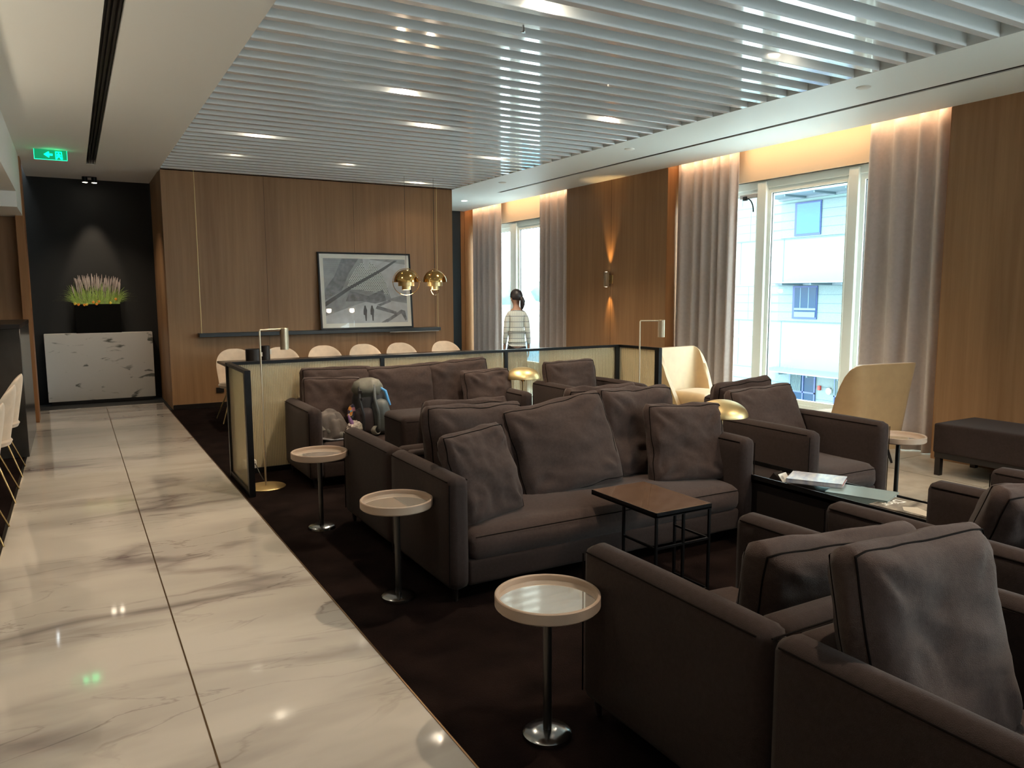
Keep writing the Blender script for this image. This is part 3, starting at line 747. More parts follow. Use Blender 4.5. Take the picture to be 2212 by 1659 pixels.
# downlight fittings in the slats
area('added_ceiling_uplight', (-.62, 3.4, 2.0), (0, math.radians(-150), 0), .05, 8.0, 16, (1, .86, .66))  # unseen area light without fitting, added to brighten the left ceiling
fit = None
for i, (x, y) in enumerate(DL):
    if i == 0:
        fit = thing('downlight', '', 'ceiling light', (0, 0, 0))
        bm = B(); lathe(bm, [(.0, .0), (.055, 0), (.055, .004), (0, .004)], 28); obj('lens', bm, mat('downlight_lens', (1, .9, .75), emit=30, ecol=(1, .84, .62)), fit)
        bm = B(); lathe(bm, [(.057, .0), (.068, -.004), (.072, .0), (.072, .05), (.057, .05)], 28); obj('trim_ring', bm, BLACKM, fit)
    labs = {1: 'recessed slat lamp above the middle sofa, left of the sprinkler line', 2: 'recessed slat lamp at mid ceiling, in front of the pendants', 3: 'recessed slat lamp left of centre, the nearer of the two on the left', 4: 'recessed slat lamp nearest the left brass rod of the shelf', 5: 'recessed slat lamp over the picture on the back wall', 6: 'recessed slat lamp right of centre, nearest the soffit', 7: 'recessed slat lamp toward the soffit detector at the far end', 10: 'recessed slat lamp behind the camera on the left', 11: 'recessed slat lamp behind the camera on the right', 0: 'recessed lamp between the slats at the top centre edge of the ceiling', 9: 'recessed lamp between the slats above the near window', 8: 'small recessed lamp in the slats above the pendants'}
    place(pick(i, fit), (x, y+.055, 3.186), 0, labs.get(i, 'recessed lamp glowing between the white ceiling slats'), 'downlights in the slatted ceiling')
nf = thing('twin_spotlight', 'twin black ceiling spots over the flower planter', 'ceiling light', (.31, 12.0, CEIL))
bm = B(); lathe(bm, [(0, 0), (.06, 0), (.06, -.006), (0, -.006)], 24); obj('plate', bm, BLACKM, nf)
for dx in (-.055, .055):
    bm = B(); tube(bm, [(dx, 0, 0), (dx, 0, -.075)], .034, 16); hsg = obj('spot_head', bm, BLACK, nf)
    bm = B(); lathe(bm, [(0, -.0765), (.03, -.0765), (.03, -.0755), (0, -.0755)], 16, (dx, 0, 0)); obj('lens', bm, LEDW, hsg)
for i, (x, y, lab) in enumerate([(5.46, 4.0, 'round white detector on the soffit above the near window'), (5.47, 6.91, 'round white detector on the soffit at mid room'), (5.47, 9.81, 'round white detector on the soffit toward the far end')]):
    bm = B(); lathe(bm, [(0, -.012), (.045, -.010), (.055, -.004), (.055, .001), (0, .001)], 28, (x, y, CEIL)); tag(obj('smoke_detector', bm, WHITE), lab, 'detector')
sd_ = thing('downlight', 'small round lamp in the white soffit at the far end', 'ceiling light', (5.96, 12.03, CEIL)); bm = B(); lathe(bm, [(0, -.003), (.04, -.003), (.05, 0), (0, 0)], 24); obj('lens', bm, LEDW, sd_)
spot('soffit_spot', (5.96, 12.03, 3.07), 14, 100, .6)
bm = B(); tube(bm, [(2.435, 4.10, 3.13), (2.435, 4.10, 3.05)], .006, 8); lathe(bm, [(0, 3.045), (.014, 3.045), (.016, 3.05), (0, 3.052)], 14, (2.435, 4.10, 0)); tag(obj('sprinkler', bm, CHROME), 'small chrome sprinkler hanging below the slats', 'sprinkler')

# ------------------------------------------------------------------ exit sign
GRN = mat('green_sign_glow', (.0, .6, .25), emit=6, ecol=(0, 1, .36)); GRND = mat('green_sign_dim', (.01, .25, .11), .3, emit=.16, ecol=(0, 1, .4))
ex = thing('exit_sign', 'green lit emergency exit sign with arrow and running figure under the ceiling', 'sign', (-.10, 10.0, CEIL))
bm = B(); box(bm, -.155, -.004, -.105, .155, .004, -.0); obj('panel', bm, GRND, ex, False)
bm = B()
for a, b_ in (((-.155, -.105), (.155, -.105)), ((-.155, -.001), (.155, -.001)), ((-.155, -.105), (-.155, 0)), ((.155, -.105), (.155, 0))): tube(bm, [(a[0], 0, a[1]), (b_[0], 0, b_[1])], .0022, 6)
obj('lit_edge', bm, GRN, ex)
bm = B(); I4 = Matrix.Translation((0, -.0065, 0))
prism_xf(bm, [(-.065, -.052), (-.02, -.020), (-.012, -.028), (-.022, -.042), (.018, -.042), (.018, -.062), (-.022, -.062), (-.012, -.076), (-.02, -.084)], .002, I4)
obj('arrow', bm, GRN, ex, False)
bm = B()
for p_ in ([(.045, -.016), (.105, -.016), (.105, -.022), (.045, -.022)], [(.045, -.016), (.052, -.016), (.055, -.096), (.045, -.096)], [(.100, -.016), (.106, -.016), (.112, -.096), (.104, -.096)],
           [(.068, -.036), (.084, -.036), (.088, -.062), (.104, -.092), (.096, -.097), (.080, -.070), (.070, -.078), (.056, -.096), (.050, -.090), (.066, -.066)],
           [(.070, -.024), (.078, -.024), (.080, -.033), (.070, -.033)], [(.084, -.040), (.096, -.052), (.092, -.057), (.082, -.048)], [(.068, -.040), (.058, -.052), (.062, -.056), (.070, -.048)]):
    prism_xf(bm, p_, .002, I4)
obj('running_figure', bm, GRN, ex, False)

# ------------------------------------------------------------------ ribbed glass screen
gs = thing('glass_screen', 'low ribbed glass screen in a black metal frame around the seating', 'partition', (1.08, 6.6, 0))
def screen_run(p0, p1, posts, top=True):
    p0, p1 = Vector(p0), Vector(p1); d = (p1-p0).normalized(); n = Vector((-d.y, d.x, 0)); L_ = (p1-p0).length
    ang = math.atan2(d.y, d.x); xf = Matrix.Translation(p0-Vector((1.08, 6.6, 0))) @ Matrix.Rotation(ang, 4, 'Z')
    bm = B(); box(bm, 0, -.02, .925, L_, .02, .95, xf=xf); obj('top_rail', bm, BLACK, gs, False)
    bm = B(); box(bm, 0, -.02, .0, L_, .02, .045, xf=xf); obj('bottom_rail', bm, BLACK, gs, False)
    for s, w_ in posts:
        bm = B(); box(bm, s-w_/2, -.022, 0, s+w_/2, .022, .949, xf=xf); obj('post', bm, BLACK, gs, False)
    ss = sorted(s for s, w_ in posts)
    for a, b_ in zip(ss, ss[1:]):
        bm = B(); box(bm, a+.012, -.004, .045, b_-.012, .004, .925, xf=xf); obj('glass_panel', bm, REED, gs, False)
screen_run((1.085, 5.80, 0), (1.085, 6.60, 0), [(.02, .05), (.78, .04)])
screen_run((1.085, 6.60, 0), (5.12, 6.60, 0), [(0.02, .02), (1.33, .036), (2.62, .036), (4.0, .05)])
screen_run((5.12, 6.60, 0), (5.16, 5.97, 0), [(.0, .03), (.60, .06)])
bm = B(); box(bm, .10, -.10, .06, .20, -.025, .13, .006, 1)
so = tag(obj('power_socket', bm, mat('socket_white', (.6, .58, .52), .5)), 'white double socket with a black plug at the foot of the screen', 'socket'); so.location = (1.06, 6.6, 0)
bm = B(); tube(bm, [(.15, -.10, .09), (.15, -.135, .09)], .018, 12); tube(bm, [(.15, -.13, .09), (.17, -.2, .12), (.19, -.25, .05), (.2, -.35, .01)], .004, 6); obj('plug', bm, BLACKM, so)
bm = B(); box(bm, 1.62, YB-.018, .19, 1.72, YB, .26, .004, 1); tag(obj('wall_socket', bm, BLACKM), 'black socket low on the back wood wall', 'socket')

# ------------------------------------------------------------------ cream shell chairs
def shell_chair(mat_):
    t = thing('dining_chair', '', 'chair')
    # one-piece padded back: oval outline curved around the sitter; built facing -y
    bm = B(); n, mth = 24, 18; front = []; back = []
    for j in range(mth+1):
        v = 1-(1-j/mth)**1.8; z = .43+.41*v
        half = .235*(1-.10*(1-v)**2)*max(.02, 1-(max(0, v-.40)/.605)**2.6)**(1/2.3)
        rf, rb = [], []
        for i in range(n+1):
            u = -1+2*i/n; x = half*u
            y = .20+.07*v-.16*((abs(x)/.235)**2.2)*(1-.5*v)
            e = math.sqrt(max(0, 1-u**8))*math.sqrt(max(.02, 1-v**10))
            rf.append(bm.verts.new((x, y-.02*e, z))); rb.append(bm.verts.new((x, y+.02*e, z)))
        front.append(rf); back.append(rb)
    for j in range(mth):
        for i in range(n):
            bm.faces.new((front[j][i], front[j][i+1], front[j+1][i+1], front[j+1][i]))
            bm.faces.new((back[j][i+1], back[j][i], back[j+1][i], back[j+1][i+1]))
        bm.faces.new((back[j][0], front[j][0], front[j+1][0], back[j+1][0])); bm.faces.new((front[j][n], back[j][n], back[j+1][n], front[j+1][n]))
    for i in range(n):
        bm.faces.new((front[mth][i], front[mth][i+1], back[mth][i+1], back[mth][i])); bm.faces.new((front[0][i+1], front[0][i], back[0][i], back[0][i+1]))
    obj('backrest', bm, mat_, t, True, 60)
    bm = B(); lathe(bm, [(0, .47), (.15, .468), (.215, .455), (.235, .43), (.22, .40), (.15, .385), (0, .38)], 32, (0, .0, 0), 1.0, 1.0); obj('seat', bm, mat_, t)
    bm = B(); lathe(bm, [(0, .385), (.12, .385), (.12, .375), (0, .375)], 20); obj('hub', bm, BRASS, t)
    for sx_ in (-1, 1):
        for sy_ in (-1, 1):
            bm = B(); tube(bm, [(sx_*.10, sy_*.10, .385), (sx_*.235, sy_*.235, 0)], [.009, .006], 10); obj('leg', bm, BRASS, t)
    return t
ch = shell_chair(VELVET)
names = ['first', 'second', 'third', 'fourth', 'fifth', 'sixth']
far_lab = ['cream shell chair by the back wall, behind the black caddies', 'cream shell chair by the back wall, behind the slim lamp head', 'cream shell chair by the back wall, under the left edge of the picture', 'cream shell chair by the back wall, under the middle of the picture', 'cream shell chair by the back wall, under the brass pendants', 'cream shell chair by the back wall, rightmost, beside the dark passage']
for i, x in enumerate((1.686, 2.239, 2.789, 3.326, 3.84, 4.5)):
    place(pick(i, ch), (x, 9.55, .005), 0, far_lab[i], None)
for i, x in enumerate((1.80, 2.35, 2.90, 3.45, 4.0)):
    nc = copy_tree(ch); nc.scale = (1, 1, .88)
    place(nc, (x, 8.42, .005), PI, ['leftmost', 'second from left', 'middle', 'second from right', 'rightmost'][i]+' cream chair of the row blurred behind the ribbed screen', 'chairs on the near side of the long table')
for i, (y, lab) in enumerate([(7.68, 'cream chair on brass legs at the left edge, farthest of its row'), (6.75, 'cream chair on brass legs at the left edge, second farthest of its row'), (5.62, 'cream chair at the left edge with only its brass legs in view')]):
    place(copy_tree(ch), (-.68, y, .0), math.radians(-90), lab, None)

for i, (y, lab) in enumerate([(4.70, 'cream shell chair left of the picture edge, fourth along the bar side'), (3.80, 'cream shell chair left of the picture edge, fifth along the bar side'), (2.90, 'cream shell chair left of the picture edge, sixth along the bar side')]):
    place(copy_tree(ch), (-.70, y, .0), math.radians(-90), lab, None)
# long dining table
dt = thing('dining_table', 'long dark dining table behind the ribbed screen', 'table', (3.1, 9.0, 0))
bm = B(); box(bm, -1.68, -.37, .715, 1.62, .37, .74, .004, 1); obj('table_top', bm, mat('dark_table_top', (.035, .026, .02), .25), dt)
for sx_ in (-1, 1):
    for sy_ in (-1, 1):
        bm = B(); box(bm, sx_*1.5-.03, sy_*.28-.03, 0, sx_*1.5+.03, sy_*.28+.03, .715); obj('leg', bm, BLACK, dt, False)
for (x, y, w_, h_, lab) in ((1.74, 8.9, .17, .155, 'wider black caddy on the left end of the dining table'), (1.90, 9.02, .10, .18, 'narrow black caddy beside the wider one on the dining table')):
    c_ = thing('table_caddy', lab, 'caddy', (x, y, .74)); bm = B(); lathe(bm, [(0, 0), (w_/2, 0), (w_/2, h_), (w_/2-.006, h_), (w_/2-.006, .01), (0, .01)], 28); obj('cup', bm, BLACKM, c_)
    bm = B(); box(bm, w_/2-.03, -.02, h_*.45, w_/2+.012, .02, h_*.75); obj('card', bm, PAGE, c_, False)
bm = B(); box(bm, 2.0, 8.7, .741, 2.28, 8.9, .75); tag(obj('menu_card', bm, PAGE), 'white menu sheet lying on the dining table', 'menu')

# left counter
lc = thing('bar_counter', 'dark marble counter block at the left edge', 'counter', (-1.6, 9.2, 0))
bm = B(); box(bm, -1.6, -.84, 0, 1.17, .84, 1.20, .004, 1); obj('counter_body', bm, DMARB, lc)
bm = B(); box(bm, -1.6, -.85, 1.20, 1.172, .85, 1.24); obj('counter_top', bm, BLACKM, lc, False)
for y in (2.9, 3.85, 4.75, 5.65, 6.75, 7.75): spot('bar_lamp', (-1.3, y, 2.56), 30, 92, .4, r=.02)
spot('bar_lamp', (-1.7, 10.1, 2.4), 40, 110, .8)

# ------------------------------------------------------------------ tan lounge chairs
def wing_chair():
    t = thing('lounge_chair', '', 'chair')
    n, mth = 28, 16; bm = B(); F_, K_ = [], []
    for j in range(mth+1):
        v = j/mth; rf, rb = [], []
        for i in range(n+1):
            u = -1+2*i/n; au = abs(u)
            # plan curve: flat back, wings turning forward (to -y)
            wd = .27+.075*v
            x = wd*math.copysign(min(1, au*1.30)**.9, u)
            fwd = max(0, au-.62)/.38
            ztop = .90-.30*fwd**2.2
            z = .14+(ztop-.14)*v
            y = .26+.09*v-.30*fwd**1.3*(1-.35*v)
            th = .026+.012*(1-v)
            nx, ny = (0, 1) if fwd <= 0 else (math.copysign(math.sin(min(1, fwd*1.4)*PI/2), u), math.cos(min(1, fwd*1.4)*PI/2))
            rf.append(bm.verts.new((x-nx*th, y-ny*th, z))); rb.append(bm.verts.new((x+nx*th, y+ny*th, z)))
        F_.append(rf); K_.append(rb)
    for j in range(mth):
        for i in range(n):
            bm.faces.new((F_[j][i], F_[j][i+1], F_[j+1][i+1], F_[j+1][i])); bm.faces.new((K_[j][i+1], K_[j][i], K_[j+1][i], K_[j+1][i+1]))
        bm.faces.new((K_[j][0], F_[j][0], F_[j+1][0], K_[j+1][0])); bm.faces.new((F_[j][n], K_[j][n], K_[j+1][n], F_[j+1][n]))
    for i in range(n):
        bm.faces.new((F_[mth][i], F_[mth][i+1], K_[mth][i+1], K_[mth][i])); bm.faces.new((F_[0][i+1], F_[0][i], K_[0][i], K_[0][i+1]))
    o = obj('backrest', bm, TAN, t, True, 50)
    b_ = o.modifiers.new('soft', 'BEVEL'); b_.width = .012; b_.segments = 2; b_.limit_method = 'ANGLE'; b_.angle_limit = math.radians(50)
    bm = B(); rbox_soft(bm, -.26, -.28, .27, .26, .25, .42, .045, (.004, .006, .03), 10, 2, .003); obj('seat_cushion', bm, TAN, t, True, 180)
    bm = B(); rbox_soft(bm, -.26, -.26, .13, .26, .26, .28, .03, (0, 0, 0), 6, 2, 0); obj('base', bm, TAN, t, True, 60)
    for sx_ in (-1, 1):
        for sy_ in (-1, 1):
            bm = B(); tube(bm, [(sx_*.20, sy_*.20, .14), (sx_*.23, sy_*.24, 0)], [.017, .010], 10); obj('leg', bm, BLACKM, t)
    return t
wc = wing_chair()
place(wc, (5.92, 6.2, .0), math.radians(8), 'tan lounge chair facing the camera in front of the far half of the near window')
place(copy_tree(wc), (6.02, 4.36, .0), math.radians(172), 'tan lounge chair seen from the back, before the near window curtain')
place(copy_tree(wc), (5.05, 7.25, .0), math.radians(150), 'tan lounge chair dimly seen through the ribbed screen behind the corner armchair')

# bench on the right
bn = thing('bench', 'long brown upholstered bench on dark legs against the right wood wall', 'bench', (6.39, 2.6, 0))
bm = B(); rbox_soft(bm, -.29, -1.06, .19, .29, 1.06, .43, .012, (0, 0, .004), 10, 4, .002); obj('seat', bm, FABRIC, bn, True, 60)
bm = B(); box(bm, -.28, -1.05, .145, .28, 1.05, .19); obj('rail', bm, BLACKM, bn, False)
for x in (-.26, .26):
    for y in (-1.02, 1.02):
        bm = B(); box(bm, x-.022, y-.022, 0, x+.022, y+.022, .15); obj('leg', bm, BLACKM, bn, False)

# ------------------------------------------------------------------ shelf, picture
sh = thing('wall_shelf', 'long dark shelf hung on two brass rods across the back wall', 'shelf', (3.155, 10.78, .95))
bm = B(); box(bm, -1.73, -.075, 0, 1.725, .085, .05, .002, 1); obj('shelf_board', bm, mat('blue_black_shelf', (.022, .028, .032), .4), sh)
for x in (-1.70, 1.69):
    bm = B(); tube(bm, [(x, -.05, .0), (x, -.05, 2.2)], .006, 10); obj('rod', bm, BRASS, sh)
bm = B(); tube(bm, [(.9, -.078, -.005), (1.69, -.078, -.005)], .004, 8); obj('light_strip', bm, mat('shelf_strip', (.6, .6, .58), .4), sh)

pw, ph_ = 1.40, 1.10
pic = thing('framed_picture', 'large black framed grey photograph leaning on the shelf', 'picture', (3.745, 10.735, 1.005))
pic.rotation_euler = (math.radians(-5.0), 0, math.radians(0))
bm = B(); f_ = .022
box(bm, -pw/2, 0, 0, pw/2, .03, f_); box(bm, -pw/2, 0, ph_-f_, pw/2, .03, ph_); box(bm, -pw/2, 0, 0, -pw/2+f_, .03, ph_); box(bm, pw/2-f_, 0, 0, pw/2, .03, ph_); box(bm, -pw/2, .024, 0, pw/2, .03, ph_)
obj('frame', bm, BLACK, pic, False)
bm = B(); box(bm, -pw/2+f_, .018, f_, pw/2-f_, .020, ph_-f_); obj('mat_board', bm, mat('mat_board', (.80, .80, .74), .7), pic, False)
px0, px1, pz0, pz1 = -.62, .62, .085, ph_-.085
def layer(name, poly, m_, k):
    bm = B(); prism_xf(bm, [(px0+a*(px1-px0), pz0+b_*(pz1-pz0)) for a, b_ in poly], .0006, Matrix.Translation((0, .0178-.0007*k, 0)))
    return obj(name, bm, m_, pic, False)
GA = mat('print_grey', (.30, .32, .34), .5, noise_amt=.3, noise_scale=5); GB = mat('print_light_grey', (.50, .53, .56), .5, noise_amt=.15, noise_scale=8)
GD = mat('print_dark_grey', (.07, .075, .085), .5); GM = mat('print_mid_grey', (.19, .20, .22), .5, noise_amt=.4, noise_scale=14)
def lattice():
    m, t, b = nodes_mat('print_lattice'); L = t.links.new
    tc = t.nodes.new('ShaderNodeTexCoord'); mp = t.nodes.new('ShaderNodeMapping'); mp.inputs['Rotation'].default_value = (PI/2, 0, 0); L(tc.outputs['Object'], mp.inputs[0])
    br = t.nodes.new('ShaderNodeTexBrick'); br.inputs['Scale'].default_value = 14; br.inputs['Mortar Size'].default_value = .045; br.inputs['Color1'].default_value = (.10, .12, .12, 1); br.inputs['Color2'].default_value = (.16, .18, .18, 1); br.inputs['Mortar'].default_value = (.85, .92, .90, 1)
    br.inputs['Brick Width'].default_value = .4; br.inputs['Row Height'].default_value = .3; L(mp.outputs[0], br.inputs[0]); L(br.outputs[0], b.inputs['Base Color']); return m
layer('print', [(0, 0), (1, 0), (1, 1), (0, 1)], GA, 0)
layer('print_vault', [(.5, 1), (1, .92), (1, .45), (.80, .38), (.74, .62), (.62, .86)], GB, 1)
layer('print_vault', [(.42, 1), (.30, .78), (.20, .50), (0, .36), (0, .52), (.12, .72), (.22, 1)], GM, 1)
arch = [(.26, .52), (.30, .68), (.36, .82), (.44, .93), (.52, .97), (.62, .90), (.70, .76), (.75, .60), (.77, .44), (.60, .48), (.42, .52)]
layer('print_arch', arch, lattice(), 2)
layer('print_column', [(.47, 1), (.56, 1), (.54, .84), (.49, .84)], GB, 3)
layer('print_truss', [(.0, .26), (.0, .33), (.28, .56), (.68, .84), (.86, .98), (.90, .98), (.72, .82), (.30, .52)], GD, 3)
layer('print_floor', [(0, 0), (1, 0), (1, .30), (.62, .38), (.40, .30), (.0, .12)], GB, 1)
layer('print_bank', [(.24, .34), (.30, .50), (.52, .42), (.70, .52), (.74, .34), (.60, .30), (.45, .34)], GM, 3)
for a in ([(.62, .28), (.78, .36), (.80, .33), (.66, .26)], [(.60, .22), (.86, .12), (.86, .17), (.62, .27)], [(.70, .02), (.92, .20), (.97, .18), (.99, .04), (.97, .02), (.92, .14), (.74, .0)], [(.66, .0), (.74, .06), (.72, .0)]):
    layer('print_benches', a, GM, 4)
for cx_ in (.47, .555):
    layer('print_figure', [(cx_-.02, .20), (cx_-.012, .24), (cx_-.008, .27), (cx_+.008, .27), (cx_+.012, .24), (cx_+.024, .20), (cx_+.018, .13), (cx_+.012, .03), (cx_-.002, .03), (cx_-.006, .12), (cx_-.022, .13)], GD, 5)
bm = B(); box(bm, -pw/2+f_, .005, f_, pw/2-f_, .007, ph_-f_); obj('glass', bm, glass_mat('picture_glass'), pic, False)

# ------------------------------------------------------------------ marble plinth with planter
bm = B(); box(bm, -.355, 12.10, .05, .978, 12.26, .982, .003, 1)
pl = tag(obj('marble_plinth', bm, mat('dotted_marble', (.60, .57, .52), .3)), 'white veined marble block under the flowers in the dark niche', 'plinth')
m_ = pl.data.materials[0]; t_ = m_.node_tree; L_ = t_.links.new; b_ = t_.nodes['Principled BSDF']
tcn = t_.nodes.new('ShaderNodeTexCoord'); mpn = t_.nodes.new('ShaderNodeMapping'); mpn.inputs['Rotation'].default_value = (0, .7, 0); mpn.inputs['Scale'].default_value = (3, 3, 8)
n1 = t_.nodes.new('ShaderNodeTexNoise'); n1.inputs['Scale'].default_value = 1.1; n1.inputs['Detail'].default_value = 8; n1.inputs['Distortion'].default_value = .6
L_(tcn.outputs['Object'], mpn.inputs[0]); L_(mpn.outputs[0], n1.inputs[0])
rp = t_.nodes.new('ShaderNodeValToRGB'); rp.color_ramp.elements[0].position = .34; rp.color_ramp.elements[0].color = (.12, .12, .10, 1); rp.color_ramp.elements[1].position = .40; rp.color_ramp.elements[1].color = (.62, .59, .54, 1)
L_(n1.outputs[0], rp.inputs[0]); L_(rp.outputs[0], b_.inputs['Base Color'])
bm = B(); box(bm, -.32, 12.12, 0, .95, 12.26, .05); obj('recessed_foot', bm, BLACKM, pl, False)
fp = thing('flower_planter', 'black trough planter of grasses, lilac spikes and orange flowers on the marble block', 'planter', (.30, 12.18, .983))
bm = B(); box(bm, -.27, -.075, 0, .29, .075, .40, .004, 1); obj('trough', bm, mat('black_planter', (.004, .004, .0035), .8, spec=.1), fp)
rnd = random.Random(5)
bm = B()
for i in range(620):
    x = rnd.uniform(-.27, .28); y = rnd.uniform(-.065, .06); h_ = rnd.uniform(.10, .34); lx = (x)*.6+rnd.uniform(-.12, .12); ly = rnd.uniform(-.05, .04)
    w_ = .004; b0 = Vector((x, y, .39)); prev = None
    for k in range(5):
        s = k/4; p = b0+Vector((lx*s*s, ly*s*s, h_*s*(1-.25*s*abs(lx)/.1)))
        a_ = bm.verts.new(p+Vector((w_*(1-s)+.0004, 0, 0))); c_ = bm.verts.new(p-Vector((w_*(1-s)+.0004, 0, 0)))
        if prev: bm.faces.new((prev[0], prev[1], c_, a_))
        prev = (a_, c_)
o = obj('grass', bm, mat('grass_blades', (.24, .42, .07), .6, col2=(.46, .60, .16), noise_scale=30), fp, False); o['kind'] = 'stuff'
bm = B()
for i in range(110):
    x = rnd.uniform(-.25, .26); y = rnd.uniform(-.05, .05); top = .79-.9*abs(x)**2*1.2+rnd.uniform(-.09, .04); lean = x*.18+rnd.uniform(-.02, .02)
    tube(bm, [(x, y, .40), (x+lean*.6, y, top-.12)], .0012, 4)
    tube(bm, [(x+lean*.6, y, top-.13), (x+lean*.8, y, top-.07), (x+lean, y, top)], [.004, .008, .002], 5)
o = obj('lilac_spikes', bm, mat('lilac_flower', (.42, .36, .34), .7), fp); o['kind'] = 'stuff'
for i, (x, y, z) in enumerate([(-.26, -.085, .37), (-.22, -.09, .36), (-.15, -.09, .355), (-.12, -.085, .36), (.0, -.09, .365), (.03, -.085, .40), (.17, -.08, .38), (.24, -.07, .43), (-.04, -.085, .39)]):
    bm = B()
    for k in range(7):
        a = 2*PI*k/7; tube(bm, [(x, y, z), (x+.012*math.cos(a), y-.004, z+.012*math.sin(a)), (x+.02*math.cos(a), y-.002, z+.02*math.sin(a))], [.003, .006, .002], 5)
    fh = obj('flower_head', bm, mat('orange_flower', (.85, .32, .03), .6) if i % 3 else mat('yellow_flower', (.8, .6, .08), .6), fp); fh.location.z = .035

# ------------------------------------------------------------------ things on the far sofa
def blob(name, rx, ry, rz_, seed, m_, parent=None, amp=.12, freq=3, sub=5, squash=None, fold=0):
    bm = B(); bmesh.ops.create_icosphere(bm, subdivisions=sub, radius=1)
    for v in bm.verts:
        p = v.co.copy(); n_ = noise.noise(p*freq+Vector((seed, 0, 0)))+.5*noise.noise(p*freq*2.3+Vector((0, seed, 0)))
        k = 1+amp*n_
        if fold: k += fold*(1-abs(noise.noise(p*freq*1.2+Vector((seed*2, 5, 0)))*3))*.5
        v.co = Vector((p.x*rx*k, p.y*ry*k, p.z*rz_*k))
        if squash is not None and v.co.z < squash: v.co.z = squash+(v.co.z-squash)*.15
    return obj(name, bm, m_, parent, True, 180)
BP = mat('grey_nylon', (.085, .092, .088), .5, noise_amt=.3, noise_scale=9); BPD = mat('black_nylon', (.02, .02, .022), .6); BPO = mat('olive_nylon', (.115, .11, .085), .5, noise_amt=.3, noise_scale=14)
bp = thing('backpack', 'grey and black hiking backpack standing on the far sofa', 'backpack', (2.10, 5.99, .368), math.radians(-22)); bp.rotation_euler[1] = math.radians(-4)
bm = B(); rbox_soft(bm, -.135, -.10, 0, .135, .10, .37, .06, (.02, .02, .02), 14, 7, .02); obj('pack_body', bm, BPD, bp, True, 180)
bm = B(); rbox_soft(bm, -.12, -.11, .28, .10, .11, .45, .06, (.01, .01, .02), 14, 9, .03); obj('lid', bm, BPO, bp, True, 180)
bm = B(); rbox_soft(bm, .02, -.135, .0, .15, -.02, .27, .035, (.01, .01, .01), 12, 3, .016); obj('side_pocket', bm, BP, bp, True, 180)
bm = B(); rbox_soft(bm, -.12, -.14, .02, .02, -.05, .22, .03, (.01, .01, .01), 10, 4, .014); obj('front_pocket', bm, mat('brown_nylon', (.05, .035, .035), .6), bp, True, 180)
for s, m2 in ((-.07, BPD), (.05, BP)):
    bm = B(); pts = [(s, -.10, .40), (s, -.155, .30), (s+.02, -.165, .18), (s+.01, -.15, .05)]
    tube(bm, pts, .012, 8); obj('strap', bm, m2, bp)
bm = B(); tube(bm, [(.10, -.06, .37), (.135, -.06, .34), (.15, -.06, .27), (.165, -.06, .22)], [.008, .012, .011, .006], 8); obj('blue_strap', bm, mat('blue_webbing', (.10, .38, .75), .5), bp)
for z in (.36, .30):
    bm = B(); box(bm, -.075, -.165, z-.012, -.045, -.155, z+.012, .002, 1); obj('buckle', bm, BLACKM, bp)
bm = B(); tube(bm, [(.12, -.06, .02), (.24, -.08, .01), (.33, -.03, .008), (.30, .04, .008)], .007, 6); obj('loose_strap', bm, BPD, bp)
# draped jacket
def cloth(name, w, d, hf, m_, parent=None, n=56):
    bm = B(); g = []
    for j in range(n+1):
        row = []
        for i in range(n+1):
            u, v = -1+2*i/n, -1+2*j/n
            x, y, z = hf(u, v); row.append(bm.verts.new((x, y, z)))
        g.append(row)
    for j in range(n):
        for i in range(n): bm.faces.new((g[j][i], g[j][i+1], g[j+1][i+1], g[j+1][i]))
    o = obj(name, bm, m_, parent, True, 180); s = o.modifiers.new('thickness', 'SOLIDIFY'); s.thickness = .006; s.offset = 1
    return o
def hfj(u, v):
    r = math.hypot(u, v); a = math.atan2(v, u)
    edge = 1+.14*math.sin(3*a+1)+.09*math.sin(7*a)
    x = .165*u*edge; y = .15*v*edge
    z = .20*max(0, 1-r**2)**.75*(1-.35*u)
    fold = .030*math.sin(7*u+5*v+3*noise.noise(Vector((u*1.5, v*1.5, 1))))+.018*math.sin(13*v-6*u+4*noise.noise(Vector((u*2, v*2, 4))))
    z += fold*(.35+.65*min(1, r))*max(0, 1.25-r)+.012
    return x, y, max(.004, z)
jk = thing('jacket', 'crumpled brown-grey jacket heaped beside the left arm of the far sofa', 'jacket', (1.765, 6.02, .355))
cloth('body', .3, .3, hfj, mat('grey_brown_cloth', (.10, .082, .072), .9, noise_amt=.2, noise_scale=20), jk)
bm = B(); tube(bm, [(-.09, -.07, .10), (-.05, -.12, .06), (.02, -.15, .035), (.09, -.14, .03)], [.024, .03, .028, .026], 12, cap=False); obj('sleeve', bm, mat('grey_sleeve', (.13, .12, .105), .9), jk, True, 180)
bm = B(); tube(bm, [(-.10, -.02, .14), (-.12, -.08, .11), (-.10, -.12, .07)], [.018, .022, .02], 12, cap=False); obj('sleeve', bm, MATS['grey_sleeve'], jk, True, 180)
bm = B(); tube(bm, [(-.13, -.13, .02), (-.06, -.17, .008), (.04, -.18, .008), (.10, -.16, .01)], .008, 6); obj('hem', bm, mat('light_hem', (.25, .25, .27), .7), jk)
bag = thing('plastic_bag', 'white and pink plastic bag on the far sofa between jacket and backpack', 'bag', (1.925, 5.90, .425), .3)
o = blob('bag_body', .075, .05, .062, 3, mat('bag_film', (.46, .36, .34), .35, col2=(.55, .50, .40), noise_scale=9), bag, .25, 2.5)
bm = B(); tube(bm, [(-.03, 0, .04), (-.05, .01, .09), (-.055, .02, .12)], [.02, .012, .004], 8); obj('handle', bm, mat('purple_film', (.22, .10, .24), .4), bag)
